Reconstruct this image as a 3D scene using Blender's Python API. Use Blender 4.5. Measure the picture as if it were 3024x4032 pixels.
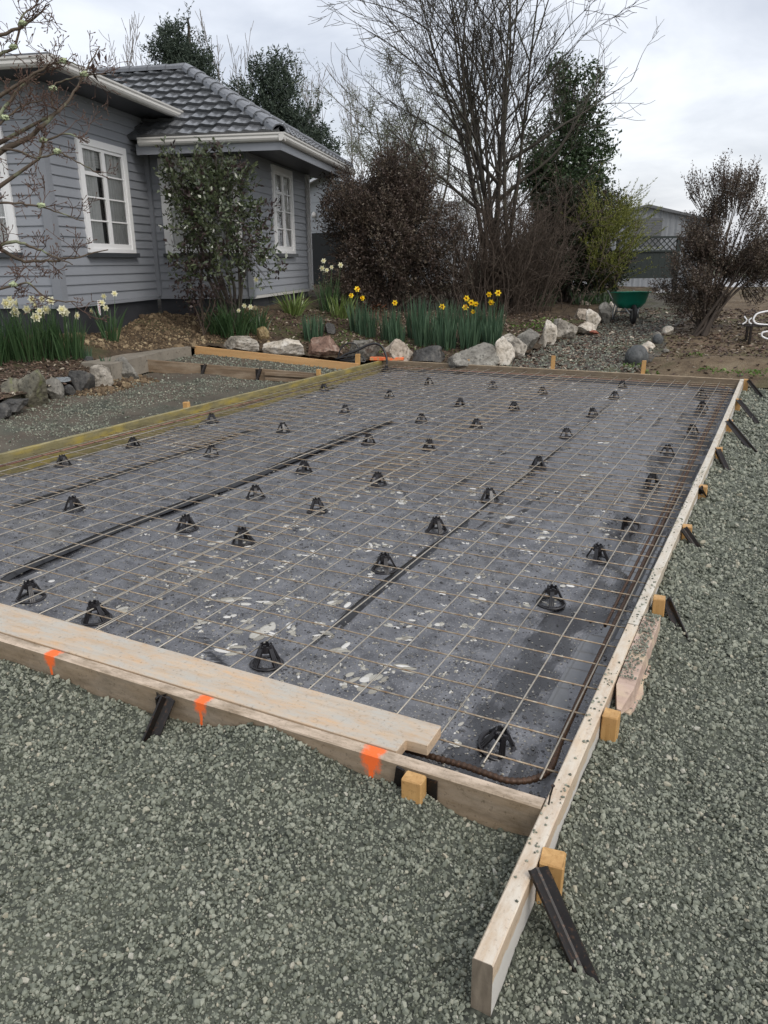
import bpy, math, random
import numpy as np
from mathutils import Vector, Matrix

# ------------------------------------------------------------------ scene, camera, sky, sun, exposure
scene = bpy.context.scene
for o in list(bpy.data.objects): bpy.data.objects.remove(o)
COL = scene.collection

CAM = np.array([0.4692, -1.9947, 1.60])
cam_d = bpy.data.cameras.new('camera'); cam = bpy.data.objects.new('camera', cam_d); COL.objects.link(cam)
cam_d.sensor_fit = 'VERTICAL'; cam_d.sensor_height = 36.0; cam_d.sensor_width = 27.0
cam_d.lens = 36.0*3000.95/4032.0; cam_d.clip_start = 0.05; cam_d.clip_end = 2000
_r, _u, _f = (0.88972925, 0.45639137, -0.00942231), (-0.13424863, 0.28133258, 0.95017329), (-0.43630169, 0.84413204, -0.31157974)
cam.matrix_world = Matrix(((_r[0], _u[0], -_f[0], CAM[0]), (_r[1], _u[1], -_f[1], CAM[1]), (_r[2], _u[2], -_f[2], CAM[2]), (0, 0, 0, 1)))
scene.camera = cam

SUN_EL, SUN_AZ = math.radians(48), math.radians(115)     # behind thin cloud, to the right of the view
world = bpy.data.worlds.new('World'); scene.world = world; world.use_nodes = True
wn, wl = world.node_tree.nodes, world.node_tree.links
wn.clear()
w_out = wn.new('ShaderNodeOutputWorld'); w_add = wn.new('ShaderNodeAddShader')
w_bg1 = wn.new('ShaderNodeBackground'); w_bg2 = wn.new('ShaderNodeBackground')
w_sky = wn.new('ShaderNodeTexSky'); w_sky.sky_type = 'NISHITA'; w_sky.sun_disc = False
w_sky.sun_elevation = SUN_EL; w_sky.sun_rotation = SUN_AZ; w_sky.air_density = 1.0; w_sky.dust_density = 4.0
w_bg1.inputs['Strength'].default_value = 0.05
wl.new(w_sky.outputs[0], w_bg1.inputs['Color'])
# the cloud deck: soft grey layers, projected on a plane overhead so that they flatten towards the horizon
w_tc = wn.new('ShaderNodeTexCoord'); w_sep = wn.new('ShaderNodeSeparateXYZ'); wl.new(w_tc.outputs['Generated'], w_sep.inputs[0])
def wmath(op, a, b=None):
    n = wn.new('ShaderNodeMath'); n.operation = op
    for i, v in enumerate((a, b)):
        if v is None: continue
        if isinstance(v, (int, float)): n.inputs[i].default_value = v
        else: wl.new(v, n.inputs[i])
    return n.outputs[0]
zz = wmath('ADD', wmath('MAXIMUM', w_sep.outputs['Z'], 0.0), 0.22)
w_cmb = wn.new('ShaderNodeCombineXYZ')
wl.new(wmath('DIVIDE', w_sep.outputs['X'], zz), w_cmb.inputs[0]); wl.new(wmath('DIVIDE', w_sep.outputs['Y'], zz), w_cmb.inputs[1])
w_map = wn.new('ShaderNodeMapping'); w_map.inputs['Location'].default_value = (3.1, 0.6, 0); wl.new(w_cmb.outputs[0], w_map.inputs[0])
w_noise = wn.new('ShaderNodeTexNoise'); w_noise.inputs['Scale'].default_value = 1.35; w_noise.inputs['Detail'].default_value = 6.0
w_noise.inputs['Roughness'].default_value = 0.56; w_noise.inputs['Distortion'].default_value = 0.35
wl.new(w_map.outputs[0], w_noise.inputs['Vector'])
w_ramp = wn.new('ShaderNodeValToRGB'); wl.new(w_noise.outputs['Fac'], w_ramp.inputs[0])
cr = w_ramp.color_ramp; cr.interpolation = 'B_SPLINE'
cr.elements[0].position = 0.30; cr.elements[0].color = (0.50, 0.52, 0.575, 1)
cr.elements[1].position = 0.70; cr.elements[1].color = (0.96, 0.965, 0.98, 1)
e_ = cr.elements.new(0.50); e_.color = (0.72, 0.735, 0.775, 1)
wl.new(w_ramp.outputs[0], w_bg2.inputs['Color']); w_bg2.inputs['Strength'].default_value = 1.04
wl.new(w_bg1.outputs[0], w_add.inputs[0]); wl.new(w_bg2.outputs[0], w_add.inputs[1]); wl.new(w_add.outputs[0], w_out.inputs['Surface'])

sun_d = bpy.data.lights.new('sun', 'SUN'); sun = bpy.data.objects.new('sun', sun_d); COL.objects.link(sun)
sun_d.energy = 1.5; sun_d.angle = math.radians(28); sun_d.color = (1.0, 0.97, 0.93)
_sd = Vector((math.sin(SUN_AZ)*math.cos(SUN_EL), math.cos(SUN_AZ)*math.cos(SUN_EL), math.sin(SUN_EL)))
sun.rotation_euler = _sd.to_track_quat('Z', 'Y').to_euler(); sun.location = (4, -4, 12)

vs = scene.view_settings
vs.view_transform = 'Standard'; vs.look = 'None'; vs.exposure = 0.0; vs.gamma = 1.0; vs.use_curve_mapping = False
scene.cycles.max_bounces = 6; scene.cycles.diffuse_bounces = 3; scene.cycles.glossy_bounces = 3
scene.cycles.transparent_max_bounces = 8; scene.cycles.sample_clamp_indirect = 6.0
scene.cycles.use_denoising = True

# ------------------------------------------------------------------ helpers
rng = np.random.default_rng(7)
def tag(o, label=None, cat=None, group=None, kind=None):
    if label: o['label'] = label
    if cat: o['category'] = cat
    if group: o['group'] = group
    if kind: o['kind'] = kind
    return o
def empty(name, loc=(0, 0, 0), rz=0.0):
    o = bpy.data.objects.new(name, None); COL.objects.link(o); o.location = loc; o.rotation_euler = (0, 0, rz); o.empty_display_size = 0.1
    return o
def make_mesh(name, V, F, mats=(), smooth=False, mi=None):
    me = bpy.data.meshes.new(name)
    V = np.asarray(V, np.float32)
    if isinstance(F, np.ndarray):
        n, k = F.shape
        me.vertices.add(len(V)); me.vertices.foreach_set('co', V.ravel())
        me.loops.add(n*k); me.loops.foreach_set('vertex_index', F.astype(np.int32).ravel())
        me.polygons.add(n); me.polygons.foreach_set('loop_start', np.arange(0, n*k, k, dtype=np.int32))
        me.polygons.foreach_set('loop_total', np.full(n, k, np.int32))
        me.update(calc_edges=True); me.validate()
    else:
        me.from_pydata(V.tolist(), [], F); me.update()
    for m in (mats if isinstance(mats, (list, tuple)) else [mats]): me.materials.append(m)
    if mi is not None: me.polygons.foreach_set('material_index', np.asarray(mi, np.int32))
    if smooth: me.polygons.foreach_set('use_smooth', np.ones(len(me.polygons), bool))
    return me
def link(name, me, parent=None, loc=None, rot=None):
    o = bpy.data.objects.new(name, me); COL.objects.link(o)
    if parent is not None: o.parent = parent
    if loc is not None: o.location = loc
    if rot is not None: o.rotation_euler = rot
    return o
def copy_tree(o, parent=None):
    c = o.copy(); COL.objects.link(c); c.parent = parent
    for ch in [x for x in o.children]:
        copy_tree(ch, c)
    return c
def hash3(ix, iy, iz, seed=0):
    h = (ix.astype(np.int64)*374761393 + iy.astype(np.int64)*668265263 + iz.astype(np.int64)*2147483647 + seed*974634777) & 0xffffffff
    h = ((h ^ (h >> 13))*1274126177) & 0xffffffff
    h = h ^ (h >> 16)
    return (h & 0xffff)/65535.0
def vnoise(P, seed=0):
    P = np.asarray(P, float)
    if P.shape[-1] == 2: P = np.concatenate([P, np.zeros(P.shape[:-1]+(1,))], -1)
    i = np.floor(P).astype(np.int64); f = P-i; f = f*f*(3-2*f)
    out = 0
    for dx in (0, 1):
        for dy in (0, 1):
            for dz in (0, 1):
                w = (f[..., 0] if dx else 1-f[..., 0])*(f[..., 1] if dy else 1-f[..., 1])*(f[..., 2] if dz else 1-f[..., 2])
                out = out + w*hash3(i[..., 0]+dx, i[..., 1]+dy, i[..., 2]+dz, seed)
    return out*2-1
def fbm(P, octv=4, seed=0):
    P = np.asarray(P, float); a, s, out = 1.0, 1.0, 0
    for k in range(octv):
        out = out+a*vnoise(P*s, seed+k*17); a *= 0.5; s *= 2.03
    return out
def sstep(a, b, x):
    t = np.clip((x-a)/(b-a), 0, 1); return t*t*(3-2*t)
class Geo:
    def __init__(s): s.V = []; s.F = []; s.n = 0; s.M = []
    def add(s, V, F, m=0):
        V = np.asarray(V, float); s.V.append(V)
        for f in F: s.F.append([int(i)+s.n for i in f]); s.M.append(m)
        s.n += len(V); return s
    def box(s, c, size, rot=None, m=0):
        x, y, z = [v/2 for v in size]
        V = np.array([(-x,-y,-z),(x,-y,-z),(x,y,-z),(-x,y,-z),(-x,-y,z),(x,-y,z),(x,y,z),(-x,y,z)])
        if rot is not None: V = V @ np.array(rot).T
        return s.add(V+np.array(c), [(0,3,2,1),(4,5,6,7),(0,1,5,4),(1,2,6,5),(2,3,7,6),(3,0,4,7)], m)
    def tube(s, pts, rad, n=6, cap=True, m=0):
        V, F = tube_arr(pts, rad, n); F = F.tolist()
        if cap:
            k = len(pts); F.append(list(range(n))[::-1]); F.append([(k-1)*n+i for i in range(n)])
        return s.add(V, F, m)
    def lathe(s, prof, n=16, c=(0, 0, 0), m=0, close=False):
        a = np.arange(n)*2*math.pi/n; V = []; F = []
        for r, z in prof:
            V += [(c[0]+r*math.cos(t), c[1]+r*math.sin(t), c[2]+z) for t in a]
        k = len(prof)
        for j in range(k if close else k-1):
            j2 = (j+1) % k
            for i in range(n): F.append((j*n+i, j*n+(i+1) % n, j2*n+(i+1) % n, j2*n+i))
        return s.add(V, F, m)
    def mesh(s, name, mats, smooth=False):
        return make_mesh(name, np.concatenate(s.V), s.F, mats, smooth, s.M if len(set(s.M)) > 1 else None)
    def obj(s, name, mats, parent=None, smooth=False, loc=None, rot=None):
        return link(name, s.mesh(name, mats, smooth), parent, loc, rot)
def tube_arr(pts, rad, n=6):
    P = np.asarray(pts, float); k = len(P)
    R_ = np.full(k, rad) if np.isscalar(rad) else np.asarray(rad, float)
    T = np.gradient(P, axis=0); T /= np.linalg.norm(T, axis=1)[:, None]+1e-9
    ref = np.array([0, 0, 1.0]) if abs(T[0, 2]) < 0.9 else np.array([1.0, 0, 0])
    a = np.arange(n)*2*math.pi/n; V = np.empty((k, n, 3))
    b = np.cross(T[0], ref); b /= np.linalg.norm(b)
    for i in range(k):
        b = b-T[i]*(b@T[i]); b /= np.linalg.norm(b)+1e-9
        c = np.cross(T[i], b)
        V[i] = P[i]+R_[i]*(np.cos(a)[:, None]*b+np.sin(a)[:, None]*c)
    i, j = np.meshgrid(np.arange(k-1), np.arange(n), indexing='ij')
    j2 = (j+1) % n
    F = np.stack([i*n+j, i*n+j2, (i+1)*n+j2, (i+1)*n+j], -1).reshape(-1, 4)
    return V.reshape(-1, 3), F
class Tubes:                                  # many branches joined quickly into one mesh
    def __init__(s): s.V = []; s.F = []; s.n = 0
    def add(s, pts, rad, n=4):
        V, F = tube_arr(pts, rad, n); s.V.append(V); s.F.append(F+s.n); s.n += len(V)
    def obj(s, name, mat, parent=None, smooth=True):
        return link(name, make_mesh(name, np.concatenate(s.V), np.concatenate(s.F), mat, smooth), parent)

# ------------------------------------------------------------------ materials
class NB:
    def __init__(s, name):
        s.m = bpy.data.materials.new(name); s.m.use_nodes = True; s.nt = s.m.node_tree; s.n = s.nt.nodes; s.l = s.nt.links
        s.n.clear(); s.out = s.n.new('ShaderNodeOutputMaterial'); s.b = s.n.new('ShaderNodeBsdfPrincipled'); s.l.new(s.b.outputs[0], s.out.inputs[0])
        s.tc = s.n.new('ShaderNodeTexCoord')
    def put(s, sock, v):
        if v is None: return
        if isinstance(v, bpy.types.NodeSocket): s.l.new(v, sock)
        elif isinstance(v, (tuple, list)) and sock.type == 'RGBA': sock.default_value = tuple(v)+(1,)*(4-len(v))
        else: sock.default_value = v
    def co(s, which='Object', scale=(1, 1, 1), loc=(0, 0, 0), rot=(0, 0, 0)):
        mp = s.n.new('ShaderNodeMapping'); s.l.new(s.tc.outputs[which], mp.inputs[0])
        mp.inputs['Scale'].default_value = scale; mp.inputs['Location'].default_value = loc; mp.inputs['Rotation'].default_value = rot
        return mp.outputs[0]
    def noise(s, co, scale=5, detail=4, rough=0.55, dist=0.0):
        n = s.n.new('ShaderNodeTexNoise'); s.l.new(co, n.inputs['Vector'])
        n.inputs['Scale'].default_value = scale; n.inputs['Detail'].default_value = detail; n.inputs['Roughness'].default_value = rough; n.inputs['Distortion'].default_value = dist
        return n.outputs['Fac']
    def voro(s, co, scale=5, feature='F1', out='Distance'):
        n = s.n.new('ShaderNodeTexVoronoi'); s.l.new(co, n.inputs['Vector']); n.inputs['Scale'].default_value = scale; n.feature = feature
        return n.outputs[out]
    def ramp(s, fac, stops, interp='LINEAR'):
        n = s.n.new('ShaderNodeValToRGB'); s.put(n.inputs[0], fac); n.color_ramp.interpolation = interp; e = n.color_ramp.elements
        while len(e) < len(stops): e.new(0.5)
        for i, (p, c) in enumerate(stops):
            e[i].position = p; e[i].color = tuple(c)+(1,)*(4-len(c)) if isinstance(c, (tuple, list)) else (c, c, c, 1)
        return n.outputs[0]
    def mix(s, fac, a, b, mode='MIX'):
        n = s.n.new('ShaderNodeMix'); n.data_type = 'RGBA'; n.blend_type = mode
        s.put(n.inputs['Factor'], fac); s.put(n.inputs['A'], None); ins = [i for i in n.inputs if i.type == 'RGBA']
        s.put(ins[0], a); s.put(ins[1], b)
        return [o for o in n.outputs if o.type == 'RGBA'][0]
    def math(s, op, a, b=None, c=None):
        n = s.n.new('ShaderNodeMath'); n.operation = op
        for i, v in enumerate((a, b, c)): s.put(n.inputs[i], v)
        return n.outputs[0]
    def rand(s):
        return s.n.new('ShaderNodeObjectInfo').outputs['Random']
    def bump(s, h, strength=0.3, dist=0.01):
        n = s.n.new('ShaderNodeBump'); s.l.new(h, n.inputs['Height']); n.inputs['Strength'].default_value = strength; n.inputs['Distance'].default_value = dist
        s.l.new(n.outputs[0], s.b.inputs['Normal']); return n
    def set(s, color=None, rough=None, metal=None, spec=None, **kw):
        s.put(s.b.inputs['Base Color'], color); s.put(s.b.inputs['Roughness'], rough); s.put(s.b.inputs['Metallic'], metal); s.put(s.b.inputs['Specular IOR Level'], spec)
        for k, v in kw.items(): s.put(s.b.inputs[k], v)
        return s.m

def mat_wood(name, c_dark, c_light, cement=None, cem_amt=0.0, stain=None, rough=0.6, along='X', grain=26.0, paint=(), face=False):
    b = NB(name)
    sc = {'X': (1.6, grain, grain), 'Z': (grain, grain, 1.6), 'Y': (grain, 1.6, grain)}[along]
    g = b.noise(b.co('Object', sc), 1.0, 6, 0.62, 0.7)
    col = b.ramp(g, [(0.25, c_dark), (0.72, c_light)])
    blot = b.noise(b.co('Object', (1.3, 5, 5)), 2.0, 4, 0.6)
    if stain: col = b.mix(b.ramp(blot, [(0.48, 0.0), (0.68, 0.8)]), col, stain)
    if cement:
        nrm = b.n.new('ShaderNodeNewGeometry'); sp = b.n.new('ShaderNodeSeparateXYZ'); b.l.new(nrm.outputs['Normal'], sp.inputs[0])
        up = b.ramp(sp.outputs['Z'], [(0.4, 0.32), (0.8, 1.0)])
        pat = b.ramp(b.noise(b.co('Object', (3, 9, 9)), 2.2, 6, 0.7), [(0.5-0.25*cem_amt, 0.0), (0.62, 0.9)])
        col = b.mix(b.math('MULTIPLY', up, pat), col, cement)
    fine = b.noise(b.co('Object', (42, 42, 42)), 1.5, 4, 0.75)
    col = b.mix(b.ramp(fine, [(0.30, 0.55), (0.43, 0.0)]), col, tuple(0.40*v for v in c_dark))
    if face:                                               # old white paint on the outer face, below a wet band
        sx = b.n.new('ShaderNodeSeparateXYZ'); b.l.new(b.co('Object'), sx.inputs[0]); wv = b.noise(b.co('Object', (5, 1, 5)), 1.5, 4, .6)
        low = b.ramp(b.math('ADD', sx.outputs['Z'], b.math('MULTIPLY', wv, .09)), [(.0, 1.0), (.008, 0.0)])
        low = b.math('LESS_THAN', b.math('ADD', sx.outputs['Z'], b.math('MULTIPLY', wv, .10)), -.005)
        out_ = b.math('LESS_THAN', sx.outputs['Y'], -.024)
        col = b.mix(b.math('MULTIPLY', low, out_), col, b.mix(blot, (0.50, 0.48, 0.44), (0.66, 0.64, 0.60)))
        endf = b.math('LESS_THAN', sx.outputs['X'], .002); col = b.mix(endf, col, b.mix(b.noise(b.co('Object', (40, 40, 8)), 1.5, 4), (0.07, 0.055, 0.04), (0.30, 0.25, 0.19)))
    # sprayed marker paint with drips, at fixed places along the board
    for (px, pz, w, h, drip) in paint:
        sx = b.n.new('ShaderNodeSeparateXYZ'); b.l.new(b.co('Object', (1, 1, 1), (-px, 0, -pz)), sx.inputs[0])
        wob = b.noise(b.co('Object', (1, 1, 1)), 38.0, 4, 0.65)
        dx = b.math('DIVIDE', sx.outputs['X'], w); dz = b.math('DIVIDE', sx.outputs['Z'], h)
        d = b.math('SQRT', b.math('ADD', b.math('MULTIPLY', dx, dx), b.math('MULTIPLY', dz, dz)))
        d = b.math('ADD', d, b.math('MULTIPLY', b.math('SUBTRACT', wob, 0.5), 1.3))
        f = b.ramp(d, [(0.55, 1.0), (1.05, 0.0)])
        ddx = b.math('DIVIDE', b.math('ADD', sx.outputs['X'], b.math('MULTIPLY', b.math('SUBTRACT', wob, 0.5), 0.02)), w*0.22)
        ddz = b.math('DIVIDE', b.math('ADD', sx.outputs['Z'], drip*0.5), drip*0.62)
        dd = b.math('SQRT', b.math('ADD', b.math('MULTIPLY', ddx, ddx), b.math('MULTIPLY', ddz, ddz)))
        f2 = b.ramp(dd, [(0.8, 1.0), (1.0, 0.0)])
        col = b.mix(b.math('MAXIMUM', f, f2), col, (0.90, 0.16, 0.035))
    b.bump(b.math('ADD', g, b.math('MULTIPLY', fine, 0.5)), 0.35, 0.004)
    return b.set(col, b.ramp(blot, [(0.3, rough-0.15), (0.7, rough+0.1)]), spec=0.35)
def mat_plain(name, color, rough=0.5, metal=0.0, var=0.15, scale=8.0, spec=0.4, bump=0.0, spots=None):
    b = NB(name); n = b.noise(b.co('Object'), scale, 5, 0.6)
    col = b.mix(n, tuple(max(0, v*(1-var*1.6)) for v in color), tuple(min(1, v*(1+var*1.6)) for v in color))
    if spots: col = b.mix(b.ramp(b.noise(b.co('Object'), scale*4.3, 4, 0.7), [(0.56, 0), (0.66, 0.85)]), col, spots)
    if bump: b.bump(n, bump, 0.01)
    return b.set(col, rough, metal, spec)
def mat_leaf(name, c1, c2, rough=0.45, spec=0.4, trans=0.25):
    b = NB(name)
    geo = b.n.new('ShaderNodeNewGeometry'); r = geo.outputs['Random Per Island']
    col = b.mix(r, c1, c2)
    b.set(col, rough, spec=spec)
    tr = b.n.new('ShaderNodeBsdfTranslucent'); b.put(tr.inputs[0], col)
    mx = b.n.new('ShaderNodeMixShader'); mx.inputs[0].default_value = trans
    b.l.new(b.b.outputs[0], mx.inputs[1]); b.l.new(tr.outputs[0], mx.inputs[2]); b.l.new(mx.outputs[0], b.out.inputs[0])
    return b.m
# ---- terrain heights (metres; the top of the slab formwork is z = 0) ----
HA = np.array([-9.383, 6.487]); TH = math.radians(-17.0)
E1 = np.array([math.sin(TH), math.cos(TH)]); E2 = np.array([E1[1], -E1[0]])
def hw(u, v, z=0.0):                      # house plan coordinates -> world
    p = HA + u*E2 + v*E1
    return (float(p[0]), float(p[1]), float(z))
_cp = [hw(-6,-.1,.55), hw(-3,-.1,.58), hw(0,0,.60), hw(0,2.5,.70), hw(.6,3.2,.66), hw(1.9,3.2,.82), hw(1.9,5,.84), hw(1.9,7.2,.86), hw(3,9,.88), hw(-6,3,.6), hw(-6,9,.85),hw(-4,6,.8),hw(0,6,.8),
 (-8.6,2.4,.06),(-7.4,3.5,.10),(-7.5,4.1,.12),(-7.7,4.8,.14),(-8.0,5.4,.16),(-8.3,6.0,.2),(-8.6,6.9,.25),(-8.55,8.3,.27),(-8.9,7.6,.3),(-9.6,5.4,.32),(-8.9,4.2,.24),(-10.5,3.5,.35),(-12,2,.4),
 (-9.35,8.1,.42),
 (-7.9,8.75,.20),(-7.1,9.3,.12),(-6.2,9.75,.04),(-5.2,9.95,.0),(-4.3,10.0,-.02),(-3.6,10.6,.03),(-3.4,11.6,.11),(-3.2,12.7,.22),(-3.0,14,.33),(-2.9,15.5,.45),(-2.9,17.5,.58),
 (-6.5,11,.22),(-5.4,11.6,.22),(-7.3,11,.42),(-5,13.5,.42),(-7,14,.6),(-4,15,.45),(-5,18,.65),(-8,20,.85),(-4,24,.78),(-14,22,.9),(-12,28,.9),(-2,28,.8)]
_cp = np.array(_cp)
def _rbf(c):
    d = np.linalg.norm(c[:,None,:2]-c[None,:,:2],axis=2); n=len(c)
    A = np.zeros((n+3,n+3)); A[:n,:n] = d + np.eye(n)*-.02; A[:n,n]=1; A[:n,n+1:]=c[:,:2]; A[n:,:n]=A[:n,n:].T
    b = np.zeros(n+3); b[:n]=c[:,2]
    return np.linalg.solve(A,b)
_w = _rbf(_cp)
def Hgarden(x, y):
    x=np.asarray(x,float); y=np.asarray(y,float); s=x.shape; x=x.ravel(); y=y.ravel()
    out=np.empty(len(x)); n=len(_cp)
    for i in range(0,len(x),20000):
        xx=x[i:i+20000]; yy=y[i:i+20000]
        d=np.hypot(xx[:,None]-_cp[None,:,0],yy[:,None]-_cp[None,:,1])
        out[i:i+20000]=d@_w[:n]+_w[n]+_w[n+1]*xx+_w[n+2]*yy
    return out.reshape(s)
def Hpath(x, y):                          # path and bank beyond the slab
    x=np.asarray(x,float); y=np.asarray(y,float)
    t=np.clip(y-9.8,0,None)
    z=-.10+.088*np.minimum(t,8.5)+.012*np.clip(t-8.5,0,12)
    return z+.05*np.clip(x+.8,0,3)*np.clip(t/2.5,0,1)
# ------------------------------------------------------------------ scattered loose pieces (stones, drops, chips)
def stone_nodes(name, mat, kind='stone'):
    ng = bpy.data.node_groups.new(name, 'GeometryNodeTree')
    ng.interface.new_socket('Geometry', in_out='INPUT', socket_type='NodeSocketGeometry')
    ng.interface.new_socket('Geometry', in_out='OUTPUT', socket_type='NodeSocketGeometry')
    N, L = ng.nodes, ng.links
    gi = N.new('NodeGroupInput'); go = N.new('NodeGroupOutput'); join = N.new('GeometryNodeJoinGeometry')
    nvar = 6 if kind == 'stone' else (3 if kind == 'chip' else 1)
    for k in range(nvar):
        if kind == 'chip':
            src = N.new('GeometryNodeMeshCube'); src.inputs['Size'].default_value = (1, 1, 1)
            g = src.outputs['Mesh']
        else:
            src = N.new('GeometryNodeMeshIcoSphere'); src.inputs['Radius'].default_value = 0.5; src.inputs['Subdivisions'].default_value = 1 if kind == 'stone' else 2
            g = src.outputs['Mesh']
        if kind != 'drop':
            pos = N.new('GeometryNodeInputPosition'); nz = N.new('ShaderNodeTexNoise'); nz.noise_dimensions = '4D'
            nz.inputs['W'].default_value = k*7.31; nz.inputs['Scale'].default_value = 2.2; nz.inputs['Detail'].default_value = 1.0
            L.new(pos.outputs[0], nz.inputs['Vector'])
            sub = N.new('ShaderNodeVectorMath'); sub.operation = 'SUBTRACT'; L.new(nz.outputs['Color'], sub.inputs[0]); sub.inputs[1].default_value = (0.5, 0.5, 0.5)
            sc = N.new('ShaderNodeVectorMath'); sc.operation = 'SCALE'; L.new(sub.outputs[0], sc.inputs[0]); sc.inputs['Scale'].default_value = 0.95
            sp = N.new('GeometryNodeSetPosition'); L.new(g, sp.inputs['Geometry']); L.new(sc.outputs[0], sp.inputs['Offset']); g = sp.outputs[0]
        else:
            ss = N.new('GeometryNodeSetShadeSmooth'); L.new(g, ss.inputs[0]); g = ss.outputs[0]
        sm = N.new('GeometryNodeSetMaterial'); L.new(g, sm.inputs['Geometry']); sm.inputs['Material'].default_value = mat
        ti = N.new('GeometryNodeGeometryToInstance'); L.new(sm.outputs[0], ti.inputs[0]); L.new(ti.outputs[0], join.inputs[0])
    iop = N.new('GeometryNodeInstanceOnPoints'); iop.inputs['Pick Instance'].default_value = True
    L.new(gi.outputs[0], iop.inputs['Points']); L.new(join.outputs[0], iop.inputs['Instance'])
    for nm, dt, sock in (('scl', 'FLOAT_VECTOR', 'Scale'), ('rot', 'FLOAT_VECTOR', 'Rotation'), ('pick', 'INT', 'Instance Index')):
        na = N.new('GeometryNodeInputNamedAttribute'); na.data_type = dt; na.inputs['Name'].default_value = nm
        L.new(na.outputs['Attribute'], iop.inputs[sock])
    L.new(iop.outputs[0], go.inputs[0])
    return ng
def scatter(name, pts, scl, mat, kind='stone', rot=None, label=None, cat=None, parent=None):
    n = len(pts); pts = np.asarray(pts, np.float32); scl = np.asarray(scl, np.float32)
    if scl.ndim == 1: scl = np.repeat(scl[:, None], 3, 1)
    if rot is None: rot = rng.uniform(-math.pi, math.pi, (n, 3))
    me = bpy.data.meshes.new(name); me.vertices.add(n); me.vertices.foreach_set('co', pts.ravel())
    for nm, arr in (('scl', scl), ('rot', np.asarray(rot, np.float32))):
        a = me.attributes.new(nm, 'FLOAT_VECTOR', 'POINT'); a.data.foreach_set('vector', np.ascontiguousarray(arr, np.float32).ravel())
    a = me.attributes.new('pick', 'INT', 'POINT'); a.data.foreach_set('value', rng.integers(0, 6, n).astype(np.int32))
    me.materials.append(mat)
    o = link(name, me, parent); md = o.modifiers.new('scatter', 'NODES'); md.node_group = stone_nodes(name+'_nodes', mat, kind)
    if parent is None: tag(o, label, cat, None, 'stuff')
    else: o['kind'] = 'stuff'
    return o
def in_view(P, margin=0.22):
    d = np.asarray(P)-CAM; z = d@np.array(_f)
    x = (d@np.array(_r))/np.maximum(z, .01)*3000.95/1512; y = (d@np.array(_u))/np.maximum(z, .01)*3000.95/2016
    return (z > .2) & (np.abs(x) < 1+margin*1.3) & (np.abs(y) < 1+margin)
def inside(poly, x, y):
    poly = np.asarray(poly); r = np.zeros(len(x), bool); j = len(poly)-1
    for i in range(len(poly)):
        xi, yi = poly[i][:2]; xj, yj = poly[j][:2]
        c = ((yi > y) != (yj > y)) & (x < (xj-xi)*(y-yi)/(yj-yi+1e-12)+xi)
        r ^= c; j = i
    return r
def sheet(name, xs, ys, zf, mat, keep=None, smooth=True, **kw):
    X, Y = np.meshgrid(xs, ys, indexing='ij'); Z = zf(X, Y)
    V = np.stack([X, Y, Z], -1).reshape(-1, 3); nx, ny = len(xs), len(ys)
    i, j = np.meshgrid(np.arange(nx-1), np.arange(ny-1), indexing='ij')
    F = np.stack([i*ny+j, (i+1)*ny+j, (i+1)*ny+j+1, i*ny+j+1], -1).reshape(-1, 4)
    if keep is not None:
        c = V[F].mean(1); F = F[keep(c[:, 0], c[:, 1])]
        used = np.unique(F); m = np.full(len(V), -1); m[used] = np.arange(len(used)); V = V[used]; F = m[F]
    o = link(name, make_mesh(name, V, F, mat, smooth))
    return tag(o, **kw)

# ------------------------------------------------------------------ ground materials
b = NB('wet_greywacke_gravel'); r_ = b.rand()
c_ = b.ramp(r_, [(0.0, (0.06, 0.067, 0.05)), (0.3, (0.135, 0.148, 0.113)), (0.65, (0.215, 0.230, 0.178)), (0.95, (0.31, 0.32, 0.255)), (0.975, (0.40, 0.365, 0.27)), (1.0, (0.42, 0.415, 0.36))])
c_ = b.mix(b.math('MULTIPLY', b.noise(b.co('Object'), 3.0, 3), 0.35), c_, (0.11, 0.12, 0.09))
M_gravel = b.set(c_, b.ramp(r_, [(0.0, 0.38), (1.0, 0.7)]), spec=0.4)
b = NB('gravel_fines')
v1 = b.voro(b.co(), 75); v2 = b.voro(b.co(), 190); n1 = b.noise(b.co(), 2.5, 6, 0.6)
c_ = b.mix(b.ramp(v1, [(0.1, 0.0), (0.7, 1.0)]), (0.085, 0.094, 0.072), (0.018, 0.021, 0.017))
c_ = b.mix(b.ramp(n1, [(0.3, 0.0), (0.75, 0.75)]), c_, (0.11, 0.118, 0.092))
sx_ = b.n.new('ShaderNodeSeparateXYZ'); b.l.new(b.co(), sx_.inputs[0])
mud = b.math('MULTIPLY', b.ramp(b.math('MULTIPLY', sx_.outputs['X'], -.1), [(.57, 0.0), (.66, 1.0)]), b.ramp(b.noise(b.co(), 1.1, 5, .65), [(.34, 0.0), (.52, 0.9)]))
c_ = b.mix(mud, c_, b.mix(n1, (0.055, 0.042, 0.032), (0.14, 0.115, 0.09)))
b.bump(b.math('ADD', v1, b.math('MULTIPLY', v2, 0.6)), -0.8, 0.012)
M_fines = b.set(c_, 0.75, spec=0.3)
b = NB('garden_soil')
n1 = b.noise(b.co(), 5, 6, 0.68); n2 = b.noise(b.co(), 38, 4, 0.7); n3 = b.noise(b.co(), 0.9, 3)
c_ = b.ramp(n1, [(0.3, (0.035, 0.026, 0.018)), (0.55, (0.085, 0.062, 0.04)), (0.75, (0.16, 0.12, 0.078))])
c_ = b.mix(b.ramp(n2, [(0.55, 0.0), (0.75, 0.6)]), c_, (0.19, 0.15, 0.10))
c_ = b.mix(b.ramp(n3, [(0.52, 0.0), (0.66, 0.55)]), c_, (0.07, 0.085, 0.03))
b.bump(b.math('ADD', n1, n2), 0.9, 0.03)
M_soil = b.set(c_, 0.8, spec=0.25)
b = NB('bark_and_gravel_path')
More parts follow.
